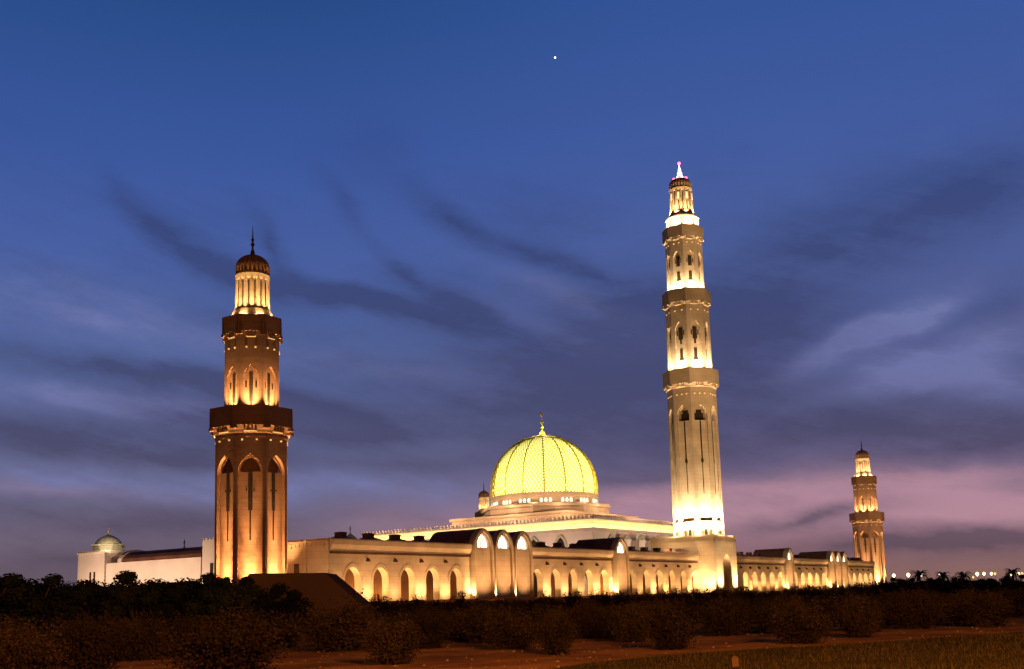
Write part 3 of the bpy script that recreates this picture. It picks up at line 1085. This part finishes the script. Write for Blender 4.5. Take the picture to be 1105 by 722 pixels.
    nj = len(P) - 3
    for j in range(nj - 1):
        for k in range(nseg):
            a = j * nseg + k
            up1 = (j + 1) * nseg + (k if j % 2 else (k - 1) % nseg)
            up2 = (j + 1) * nseg + ((k + 1) % nseg if j % 2 else k)
            me_f.append((a, up1))
            me_f.append((a, up2))
    b = MB()
    for i0, i1 in me_f:
        p, q = Vector(vs[i0]), Vector(vs[i1])
        nrm = Vector((p.x, p.y, (p.z - z0) * 0.9)).normalized()
        d = (q - p)
        wv_ = nrm.cross(d).normalized() * 0.105
        k = len(b.v)
        b.v += [tuple(p + wv_), tuple(p - wv_), tuple(q - wv_), tuple(q + wv_), tuple(p + wv_ * .5 + nrm * 0.08), tuple(q + wv_ * .5 + nrm * 0.08)]
        b.f += [(k, k + 1, k + 2, k + 3), (k, k + 4, k + 5, k + 3), (k + 1, k + 4, k + 5, k + 2)]
    b.build('lattice', 'dome_lattice', t)
    b = MB()
    pts = [(x, 0, z) for x, z in prof(26, 0.02)]
    b.tube(pts, 0.2, 0.12, 6)
    first = None
    for k in range(16):
        o = b.build('rib', 'dome_lattice', t) if first is None else copy_child(first, t)
        first = first or o
        o.rotation_euler = (0, 0, 2 * math.pi * (k + 0.45) / 16)
    b = MB()
    b.lathe([(2.3, 49.0), (2.2, 49.5), (1.2, 50.0), (0.5, 50.3)], 32)
    b.build('cap', 'dome_lattice', t, smooth=True)
    b = MB()
    b.lathe([(1.1, 50.0), (0.75, 50.8), (0.4, 51.2), (0.36, 52.0), (0.6, 52.4), (0.3, 52.8), (0.28, 53.4), (0.5, 53.8), (0.22, 54.2), (0.14, 55.4), (0.1, 55.8)], 16)
    n = 14
    for i in range(n):    # crescent
        a0, a1 = R(120 + 300 * i / n), R(120 + 300 * (i + 1) / n)
        w0, w1 = 0.03 + 0.16 * math.sin(math.pi * i / n), 0.03 + 0.16 * math.sin(math.pi * (i + 1) / n)
        p = [((0.6 + s * w) * math.cos(a), (0.6 + s * w) * math.sin(a)) for a, w, s in ((a0, w0, 1), (a1, w1, 1), (a1, w1, -1), (a0, w0, -1))]
        b.add([(x, -0.12, 56.4 + z) for x, z in p] + [(x, 0.12, 56.4 + z) for x, z in p], [(0, 1, 2, 3), (7, 6, 5, 4), (0, 4, 5, 1), (2, 6, 7, 3)])
    b.build('finial', 'gilding', t)
    return t


ph = prayer_hall()
DU, DW = 178.7, 70.7
for k in range(16):
    a = PHI + 2 * math.pi * k / 16
    c = at(DU, DW)
    lamp('POINT', (c[0] + 19.4 * math.cos(a), c[1] + 19.4 * math.sin(a), 28.9), 420, (1.0, 0.68, 0.42), radius=0.2)
for k in range(12):       # floods added on the hall roof to whiten the lower dome
    a = PHI + 2 * math.pi * (k + .5) / 12
    lamp('SPOT', (c[0] + 25.5 * math.cos(a), c[1] + 25.5 * math.sin(a), 23.5), 42000, (1.0, 0.92, 0.62), (c[0] + 13.6 * math.cos(a), c[1] + 13.6 * math.sin(a), 42.5), 38, 1.0, 0.2)
lamp('POINT', (c[0] + 1.6, c[1] - 1.6, 50.9), 900, WARM, radius=0.1)
lamp('POINT', (c[0] - 1.6, c[1] - 1.6, 50.9), 900, WARM, radius=0.1)
for k in range(6):
    lamp('SPOT', at(128, 38 + 13 * k, 8), 8000, (1.0, 0.70, 0.52), at(142, 38 + 13 * k, 13), 120, 1.0, 0.3)
for k in range(5):
    lamp('SPOT', at(150 + 14 * k, 17, 8), 8000, (1.0, 0.74, 0.52), at(150 + 14 * k, 33, 13), 120, 1.0, 0.3)
for (u, w) in ((150, 48), (150, 70), (150, 92), (157, 41), (179, 41), (201, 41)):
    lamp('POINT', at(u, w, 23.6), 9500, (1.0, 0.64, 0.38), radius=0.3)



# ---------------------------------------------------------------- wing to the left of the near minaret
def gate_tower():
    O = (2.7, 32.0, 0)
    t = empty('gate_tower', at(O[0], O[1], 0), PHI)
    tag(t, 'white square gate tower topped by a small dome, at the far left', 'tower')
    b = MB()
    b.box(0, 5.4, 29, 35, 0, 10.1)
    b.box(-0.12, 5.5, 28.88, 35.1, 9.7, 9.95)
    b.build('wall', 'white_plaster', t, O)
    b = MB()
    for dy in (0.0, 0.9):
        b.box(-0.05, 0.03, 31.0 + dy, 31.35 + dy, 4.5, 7.2)
    b.build('window', 'dark_grille', t, O)
    b = MB()
    b.M = Matrix.Translation((3.0, 32.4, 0))
    b.oct([(2.0, 10.1), (2.0, 10.8), (2.2, 10.9), (2.2, 11.1), (1.8, 11.15)])
    b.lathe([(1.85, 11.1), (1.7, 11.5), (1.35, 11.9), (0.85, 12.2), (0.4, 12.4), (0.1, 12.5), (0.08, 12.8), (0.18, 13.0), (0.03, 13.4)], 20)
    b.M = Matrix.Identity(4)
    b.build('dome', 'grey_dome', t, O)


gate_tower()


def vaulted_wing():
    O = (2.4, 17.0, 0)
    t = empty('vaulted_wing', at(O[0], O[1], 0), PHI)
    tag(t, 'low pale wing under a dark vaulted roof, between gate tower and near minaret', 'building')
    b = MB()
    b.box(0.0, 4.8, 9.3, 28.6, 0, 8.25)
    b.build('wall', 'white_plaster', t, O)
    b = MB()
    pr = [(9.1, 8.253), (28.8, 8.253)]
    n = 10
    vs = []
    for y in (9.1, 25.0):
        for i in range(n + 1):
            a = math.pi * i / n
            vs.append((2.4 - 2.6 * math.cos(a), y, 8.253 + 1.5 * math.sin(a)))
    fs = [(i, i + 1, n + 2 + i, n + 1 + i) for i in range(n)] + [tuple(range(n + 1)), tuple(range(n + 1, 2 * n + 2)), (0, n, 2 * n + 1, n + 1)]
    b.add(vs, fs)
    b.build('roof', 'brown_roof', t, O)
    b = MB()
    vs = []
    for y in (25.003, 25.8):
        for i in range(n + 1):
            a = math.pi * i / n
            vs.append((2.4 - 2.7 * math.cos(a), y, 8.253 + 1.75 * math.sin(a)))
    b.add(vs, fs)
    b.build('gable', 'white_plaster', t, O)
    b = MB()
    b.box(0.0, 5.0, 5.6, 9.0, 0, 10.35)
    for k in range(6):
        b.box(-0.02, 0.12, 5.65 + 0.6 * k, 5.95 + 0.6 * k, 10.35, 10.55)
    b.build('annex', 'white_plaster', t, O)
    b = MB()
    b.box(-0.04, 0.05, 6.9, 7.5, 5.6, 7.4)
    b.build('window', 'dark_grille', t, O)


vaulted_wing()
lamp('SPOT', at(-0.6, 28.0, 10.6), 900, WARM, at(3, 32.4, 12), 110, 1.0, 0.1)
lamp('POINT', at(1.5, -7.0, 3.0), 1300, (1.0, 0.6, 0.3), radius=0.2)
for w in (8, 14, 20, 26, 32):
    lamp('SPOT', at(-7, w, 3.0), 2700, (1.0, 0.70, 0.50), at(0, w, 8), 110, 1.0, 0.2)


def cupola(u, w, ztop, r, label):
    t = empty('cupola', at(u, w, 0), PHI)
    tag(t, label, 'cupola', 'small domes beyond the walls')
    b = MB()
    b.box(-r, r, -r, r, 0, ztop - 2.4 * r)
    b.build('wall', 'white_plaster', t)
    b = MB()
    z = ztop - 2.4 * r
    b.lathe([(r * 1.15, z), (r * 1.15, z + 0.2 * r), (r, z + 0.3 * r), (r * 0.9, z + 0.7 * r), (r * 0.6, z + 1.1 * r), (r * 0.25, z + 1.4 * r), (0.1, z + 1.55 * r), (0.07, z + 1.9 * r), (0.16, z + 2.0 * r), (0.02, ztop)], 20)
    b.build('dome', 'grey_dome', t)


cupola(41, 21.4, 14.6, 1.5, 'small grey-green dome peeping over the arcade roof, left of the golden dome')
cupola(12.6, 27.9, 11.9, 1.35, 'small grey dome peeping over the dark vaulted roof beside the near minaret')
lamp('SPOT', at(34, 12, 11), 700, WARM, at(41, 21, 13), 60)


# ---------------------------------------------------------------- vegetation
def bush_mesh(seed, stems, leaves, h=1.0, wid=0.62, leaf=0.05, upright=0.5, m='leaf'):
    """stems and leaves of one shrub of unit height; returns two meshes"""
    rng = np.random.default_rng(seed)
    sb = MB()
    V, Fc = [], []
    for s in range(stems):
        a = rng.uniform(0, 2 * math.pi)
        out = wid * math.sqrt(rng.uniform(0.03, 1.0))
        hh = h * (1.0 - 0.4 * (out / wid) ** 2) * (rng.uniform(0.5, 0.95) if s % 4 else rng.uniform(0.9, 1.12))
        p0 = np.array([rng.uniform(-.06, .06), rng.uniform(-.06, .06), 0])
        p3 = np.array([out * math.cos(a), out * math.sin(a), hh])
        p1 = p0 + np.array([0.45 * out * math.cos(a), 0.45 * out * math.sin(a), hh * (0.2 + 0.2 * upright)])
        pts = []
        for i in range(6):
            t = i / 5
            q = (1 - t) ** 2 * p0 + 2 * t * (1 - t) * p1 + t * t * p3 + rng.normal(0, 0.012, 3) * (t > 0)
            pts.append(tuple(q))
        sb.tube(pts, 0.009, 0.003, 4)
        nl_ = leaves // stems
        for i in range(nl_):
            t = 0.12 + 0.9 * rng.uniform(0, 1) ** 0.8
            k = min(int(t * 5), 4)
            f = t * 5 - k
            p = np.array(pts[k]) * (1 - f) + np.array(pts[k + 1]) * f
            sp = 0.12 * (1.2 - 0.55 * t)
            p = p + rng.normal(0, sp, 3)
            if p[2] < 0.01:
                p[2] = rng.uniform(0.02, 0.2)
            d = rng.normal(0, 1, 3)
            d[2] += 0.6
            d /= np.linalg.norm(d)
            e = np.cross(d, rng.normal(0, 1, 3))
            e /= np.linalg.norm(e) + 1e-6
            L = leaf * rng.uniform(0.6, 1.4)
            wv_ = L * rng.uniform(0.28, 0.45)
            n0 = len(V)
            V += [tuple(p), tuple(p + d * L * .5 + e * wv_), tuple(p + d * L), tuple(p + d * L * .5 - e * wv_)]
            Fc.append((n0, n0 + 1, n0 + 2, n0 + 3))
    fb = MB()
    fb.v, fb.f = V, Fc
    return fb, sb


def make_proto(name, seed, **kw):
    m = kw.pop('m', 'leaf')
    fb, sb = bush_mesh(seed, **kw)
    t = empty(name, (0, 0, -50))
    fb.build('foliage', m, t)
    sb.build('stems', 'bark', t)
    return t


rv = random.Random(11)
near_protos = [make_proto('bush', 100 + i, stems=60, leaves=9000, wid=0.62 + 0.08 * (i % 2), leaf=0.042, upright=0.4) for i in range(4)]
far_protos = [make_proto('bush', 200 + i, stems=30, leaves=1500, wid=0.55, leaf=0.085, upright=0.9) for i in range(5)]
used = set()


def place_bush(protos, x, y, top, width, label, group, gz=None):
    p = rv.choice(protos)
    if p.name in used:
        o = copy_tree(p)
    else:
        o = p
        used.add(p.name)
    gz = ground_z(x, y) if gz is None else gz
    h = top - gz + 0.04
    o.location = (x, y, gz - 0.04)
    o.rotation_euler = (0, 0, rv.uniform(0, 6.28))
    s = width / 1.3 * rv.uniform(0.82, 1.12)
    o.scale = (s, s * rv.uniform(0.9, 1.1), h)
    tag(o, label, 'bush', group)
    return o


FORE = [(-7.28, 28, 1.65, 2.49), (-3.34, 30, 1.32, 1.65), (-6.36, 40, 1.85, 2.88), (1.18, 33, 1.34, 1.26), (4.69, 34, 1.54, 1.79), (9.06, 35, 1.47, 1.84), (11.72, 38, 1.5, 1.8), (18.86, 46, 1.46, 2.34), (-0.08, 37, 1.39, 1.88), (-1.83, 46, 1.5, 2.34), (4.11, 40, 1.41, 1.9), (9.17, 47, 1.44, 2.39), (17.1, 50, 1.46, 2.37), (19.91, 53, 1.45, 2.25), (26.02, 58, 1.5, 2.75), (-12.0, 27, 1.51, 2.52), (-12.29, 32, 1.56, 2.44), (-12.6, 37, 1.6, 2.19), (3.05, 44, 1.43, 2.09), (11.18, 48, 1.5, 2.03), (-3.27, 40, 1.46, 1.86)]
FL = {0: 'big round brownish bush on the dirt in front of the earth bank',
      1: 'ragged bush right of the big round one, at the bottom edge',
      2: 'dark bush hiding the right foot of the earth bank',
      3: 'thin twiggy bush on the dirt track below the triple portal',
      4: 'bush alone on the dirt track, below the tallest minaret',
      5: 'bush between the track and the lawn, below the distant single portal',
      7: 'bush on the far right standing on the track edge, below the street lamps',
      15: 'leafy bush in the bottom left corner of the photo'}
for i, (x, y, tp, w) in enumerate(FORE):
    place_bush(near_protos, x, y, tp, w * 1.05, FL.get(i, 'waist-high bush in the planted rows between the track and the mosque'), 'bushes in the planted rows')
# planted rows behind them
for y in (44, 50, 57, 65, 74, 84, 95):
    x = -0.42 * y - 2
    while x < 0.52 * y:
        xx, yy = x + rv.uniform(-.3, .3), y + rv.uniform(-1.2, 1.2)
        x += 1.9 + rv.uniform(0, 0.9) + 0.012 * y
        if -22 < xx < -6.3 and 56 < yy < 77:
            continue
        if xx < -6 and yy < 46:
            continue
        if xx < -8.5 and yy < 62:
            continue
        u_, w_ = uw(xx, yy)
        if w_ > -14:
            continue
        place_bush(far_protos if y > 55 else near_protos, xx, yy, ground_z(xx, yy) + rv.uniform(1.25, 1.6), rv.uniform(2.0, 2.7), 'waist-high bush in the planted rows between the track and the mosque', 'bushes in the planted rows')
for (x, y) in ((-15.5, 35), (-14.8, 41), (-12.9, 43), (-17.5, 43), (-16.2, 31), (-10.9, 42), (-11.6, 39.5), (-14.3, 38.2), (-18.2, 38.5), (-9.7, 44.5)):
    place_bush(near_protos, x, y, rv.uniform(1.35, 1.6), rv.uniform(2.2, 2.8), 'dim bush in the dark left corner below the black trees', 'bushes below the black trees')
BACK = [(-15.2, 112.5, 2.18, 1.5), (-14.7, 116.5, 2.58, 1.6), (-13.5, 113.0, 2.6, 1.5), (-12.1, 110.4, 2.49, 1.5), (-12.2, 118.7, 2.3, 1.6), (-11.3, 118.1, 2.55, 1.6), (-10.5, 117.5, 2.48, 1.6), (-10.0, 124.7, 2.01, 1.7), (-9.3, 125.9, 1.97, 1.7), (-7.6, 118.1, 2.39, 1.6), (-6.8, 120.5, 2.38, 1.6), (-6.3, 125.3, 2.54, 1.7), (-5.6, 131.3, 2.14, 1.8), (-4.2, 122.4, 1.73, 1.7), (-3.5, 129.3, 1.63, 1.8), (-2.6, 130.7, 2.01, 1.8), (-1.9, 137.7, 2.11, 1.9), (-0.9, 127.2, 1.73, 1.7), (0.2, 127.2, 1.76, 1.7), (1.4, 133.0, 2.14, 1.8), (2.7, 144.6, 1.73, 2.0), (3.2, 131.5, 2.2, 1.8), (4.2, 134.8, 2.1, 1.8), (5.7, 148.5, 1.95, 2.0), (7.1, 144.2, 2.27, 2.0), (8.2, 147.3, 2.2, 2.0), (9.7, 151.0, 2.27, 2.0), (10.4, 149.1, 2.39, 2.0), (11.9, 152.2, 2.58, 2.1), (12.2, 145.2, 2.21, 2.0), (14.2, 152.5, 2.34, 2.1), (15.1, 149.6, 2.18, 2.0), (17.2, 158.3, 2.09, 2.1), (18.3, 157.9, 2.48, 2.1), (19.8, 161.0, 2.33, 2.2), (22.4, 170.0, 2.71, 2.3), (22.4, 163.0, 2.53, 2.2), (23.6, 162.7, 2.38, 2.2), (26.2, 171.4, 2.47, 2.3), (29.0, 178.6, 2.6, 2.4), (29.1, 171.1, 2.36, 2.3), (33.0, 187.2, 2.66, 2.5), (33.9, 185.8, 2.64, 2.5), (35.1, 182.5, 2.66, 2.5), (37.6, 188.0, 2.8, 2.5), (38.2, 185.1, 2.72, 2.5), (43.5, 204.9, 2.42, 2.8), (42.6, 192.7, 2.35, 2.6), (46.6, 202.8, 2.45, 2.8), (46.2, 195.8, 2.78, 2.7), (48.7, 199.2, 2.82, 2.7), (56.4, 222.7, 2.7, 3.0), (58.2, 223.2, 2.88, 3.0), (58.7, 220.9, 3.16, 3.0), (60.6, 221.0, 2.72, 3.0), (66.3, 235.8, 2.95, 3.2), (69.9, 241.6, 3.66, 3.3), (72.7, 245.7, 3.17, 3.3), (77.7, 253.8, 3.99, 3.4), (77.2, 248.3, 3.7, 3.4), (76.8, 240.2, 3.47, 3.3), (80.4, 246.5, 3.86, 3.3)]
for x, y, tp, w in BACK:
    place_bush(far_protos, x, y, tp + rv.uniform(-0.45, 0.35), w * rv.uniform(1.0, 1.5), 'dark spiky shrub silhouetted against the lit foot of the arcade', 'shrubs along the foot of the arcade')


def make_tree(name, seed):
    """small dense tree: trunk with limbs, lumpy crown of leaf clumps"""
    rng = np.random.default_rng(seed)
    t = empty(name, (0, 0, -50))
    b = MB()
    b.tube([(0, 0, 0), (0.02, 0.01, 0.15), (0.0, -0.02, 0.34), (0.03, 0.0, 0.6)], 0.035, 0.02, 7)
    V, Fc = [], []
    for c in range(26):
        a, rr = rng.uniform(0, 6.283), 0.36 * math.sqrt(rng.uniform(0, 1))
        cz = 0.24 + 0.64 * rng.uniform(0, 1) * (1 - 0.5 * (rr / 0.36) ** 2)
        cpos = np.array([rr * math.cos(a), rr * math.sin(a), cz])
        b.tube([(0, 0, 0.22 + 0.1 * rng.uniform()), tuple(cpos * [0.5, 0.5, 0.8]), tuple(cpos)], 0.014, 0.005, 4)
        rc = rng.uniform(0.09, 0.17)
        for i in range(380):
            d = rng.normal(0, 1, 3)
            d /= np.linalg.norm(d)
            p = cpos + d * rc * rng.uniform(0.4, 1.08) * np.array([1, 1, 0.8])
            e = np.cross(d, rng.normal(0, 1, 3))
            e /= np.linalg.norm(e) + 1e-6
            g = np.cross(d, e) + d * 0.5
            L = 0.019 * rng.uniform(0.7, 1.4)
            n0 = len(V)
            V += [tuple(p - e * L), tuple(p + g * L * .5), tuple(p + e * L), tuple(p - g * L * .5)]
            Fc.append((n0, n0 + 1, n0 + 2, n0 + 3))
    b.build('trunk', 'bark', t)
    fb = MB()
    fb.v, fb.f = V, Fc
    fb.build('crown', 'tree_leaf', t)
    return t


tree_protos = [make_tree('tree', 300 + i) for i in range(4)]


def place_tree(x, y, top, width, label, group):
    p = rv.choice(tree_protos)
    o = copy_tree(p) if p.name in used else p
    used.add(p.name)
    gz = ground_z(x, y)
    h = (top - gz)
    o.location = (x, y, gz - 0.03)
    o.rotation_euler = (0, 0, rv.uniform(0, 6.28))
    o.scale = (width / 0.86, width / 0.86, h / 0.97)
    tag(o, label, 'tree', group)


LEFT = [(-22.31, 47, 3.8, 2.99), (-22.11, 49, 3.9, 2.87), (-19.91, 46, 3.61, 2.34), (-20.55, 50, 3.71, 2.29), (-18.25, 47, 3.44, 2.15), (-18.0, 49, 3.86, 2.74), (-15.81, 46, 3.26, 1.75), (-15.86, 49, 3.5, 2.49), (-14.26, 47, 3.36, 2.15), (-14.17, 50, 3.48, 2.16), (-12.29, 47, 3.38, 2.15), (-12.1, 49, 3.15, 1.9), (-11.4, 46.4, 2.6, 1.3)]
for x, y, tp, w in LEFT:
    place_tree(x - (0.5 if x > -13 else 0), y, 3.45 + 0.6 * (tp - 3.45), w * 1.6, 'dense black tree in the dark row left of the earth bank', 'black trees at the left')
for k in range(11):
    place_tree(-24.5 + k * 1.3 + rv.uniform(-.3, .3), 53 + rv.uniform(-1, 1), rv.uniform(3.3, 3.75) if k < 10 else 3.2, 3.2, 'dense black tree in the dark row left of the earth bank', 'black trees at the left')
RIGHT = [(45.51, 136.4, 3.06, 2.08), (39.22, 115.1, 3.03, 1.76), (41.96, 120.6, 3.2, 1.84), (43.12, 121.4, 3.0, 1.85), (46.03, 127.1, 3.24, 1.94), (43.43, 117.6, 3.13, 1.79), (43.66, 116.0, 2.96, 1.77), (49.94, 130.2, 3.24, 1.99), (44.91, 114.9, 3.15, 1.75), (48.53, 122.0, 2.98, 1.86), (53.38, 131.8, 3.23, 2.01), (54.5, 132.2, 3.06, 2.02), (51.73, 123.4, 3.11, 1.88), (53.27, 124.9, 2.92, 1.91), (53.37, 123.1, 2.89, 1.88), (54.68, 124.1, 3.17, 1.89), (56.37, 125.9, 2.9, 1.92), (52.2, 114.7, 2.93, 1.75), (56.94, 123.2, 2.75, 1.88), (63.57, 135.5, 3.19, 2.07)]
for x, y, tp, w in RIGHT:
    place_tree(x, y, tp, w * 1.7, 'dark low tree on the skyline at the far right', 'dark trees on the right skyline')


def make_palm():
    t = empty('palm_tree', (0, 0, -50))
    b = MB()
    b.tube([(0, 0, 0), (0.03, 0, 0.4), (0.0, 0.02, 0.78)], 0.07, 0.05, 8)
    b.build('trunk', 'bark', t)
    rng = random.Random(8)
    f = MB()
    for k in range(26):
        a = rng.uniform(0, 6.283)
        el0 = rng.uniform(-0.1, 1.4)
        L = rng.uniform(0.36, 0.5)
        pts = []
        for i in range(7):
            s = i / 6
            e = el0 - 0.9 * s * s
            pts.append(Vector((math.cos(a) * L * s * math.cos(e * 0.6), math.sin(a) * L * s * math.cos(e * 0.6), 0.78 + L * s * math.sin(e) * 0.75)))
        sd = Vector((-math.sin(a), math.cos(a), 0))
        for i in range(1, 7):
            for side_ in (-1, 1):
                for q in (0, 0.5):
                    p = pts[i - 1].lerp(pts[i], q)
                    d = (pts[i] - pts[i - 1]).normalized()
                    tip = p + (sd * side_ * 0.8 + d * 0.7 + Vector((0, 0, -0.25))) * 0.13 * (1.1 - 0.1 * i)
                    n0 = len(f.v)
                    f.v += [tuple(p), tuple(p + d * 0.045), tuple(tip)]
                    f.f.append((n0, n0 + 1, n0 + 2))
    f.build('crown', 'tree_leaf', t)
    return t


palm = make_palm()
for i, (x, y, tp) in enumerate([(54.84, 150, 4.58), (58.11, 150, 4.23), (60.88, 150, 4.15), (67.56, 150, 4.45)]):
    o = palm if i == 0 else copy_tree(palm)
    o.location = (x, y, 0)
    o.scale = (tp * 0.7, tp * 0.7, tp * 0.95)
    o.rotation_euler = (0, 0, i * 1.3)
    tag(o, ('leftmost of the four palms on the right skyline', 'second palm from the left on the right skyline', 'third palm from the left on the right skyline', 'palm on the right skyline standing apart, next to the photo edge')[i], 'palm tree', 'palms on the right skyline')


# ---------------------------------------------------------------- street lamps on the far road
def make_street_lamp(m):
    t = empty('street_lamp', (0, 0, -50))
    b = MB()
    b.lathe([(0.11, 0), (0.1, 0.4), (0.06, 0.5), (0.045, 3.9)], 8)
    b.build('pole', 'steel', t)
    b = MB()
    b.lathe([(0.04, 3.88), (0.16, 4.05), (0.3, 4.22), (0.33, 4.35), (0.26, 4.52), (0.1, 4.65), (0.02, 4.7)], 12)
    b.build('lamp_globe', m, t)
    return t


LAMPS = [(78.8, 230, 4.43), (74.7, 210, 4.21), (95.6, 260, 4.8), (100.0, 260, 4.67), (92.0, 220, 4.11), (136.7, 330, 4.41), (106.1, 250, 4.46), (116.4, 270, 4.64), (130.3, 300, 4.95), (103.3, 230, 4.01), (117.6, 260, 4.58), (109.3, 240, 4.13), (114.7, 250, 4.21)]
lw = make_street_lamp('lamp_glow')
lc = make_street_lamp('cool_lamp_glow')
glow('dim_lamp_glow', (1.0, 0.55, 0.2), 1.6)
ld = make_street_lamp('dim_lamp_glow')
seen = set()
for i, (x, y, z) in enumerate(LAMPS):
    p = lc if i in (2, 3) else (ld if i in (5, 8, 10, 12) else lw)
    o = copy_tree(p) if p.name in seen else p
    seen.add(p.name)
    o.location = (x, y, z - 4.35)
    lab = {0: 'amber street lamp just right of the farthest minaret', 1: 'amber street lamp second from the farthest minaret', 2: 'whitish street lamp beside the leftmost palm', 3: 'whitish street lamp between the palms'}.get(i, 'amber street lamp in the row of lights at the right edge of the skyline')
    tag(o, lab, 'street lamp', 'street lamps on the far road')

# ---------------------------------------------------------------- small things
t = empty('marker_post', (4.66, 24.0, 0.0))
tag(t, 'short wooden stake in the grass at the bottom edge of the photo', 'post')
b = MB()
b.box(-0.07, 0.07, -0.05, 0.05, -0.1, 0.24)
b.build('stake', 'timber', t)
b = MB()
b.add([(-0.075, -0.055, 0.24), (0.075, -0.055, 0.24), (0.075, 0.055, 0.24), (-0.075, 0.055, 0.24), (0, 0, 0.28)], [(0, 1, 4), (1, 2, 4), (2, 3, 4), (3, 0, 4)])
b.build('cap', 'timber', t)

b = MB()
b.lathe([(0.05, -1.9), (1.35, -1.35), (1.9, 0), (1.35, 1.35), (0.05, 1.9)], 12)
star = b.build('star', 'star_glow')
star.location = (106.4, 2000, 1044)
tag(star, 'single bright evening star high in the blue sky', 'star')
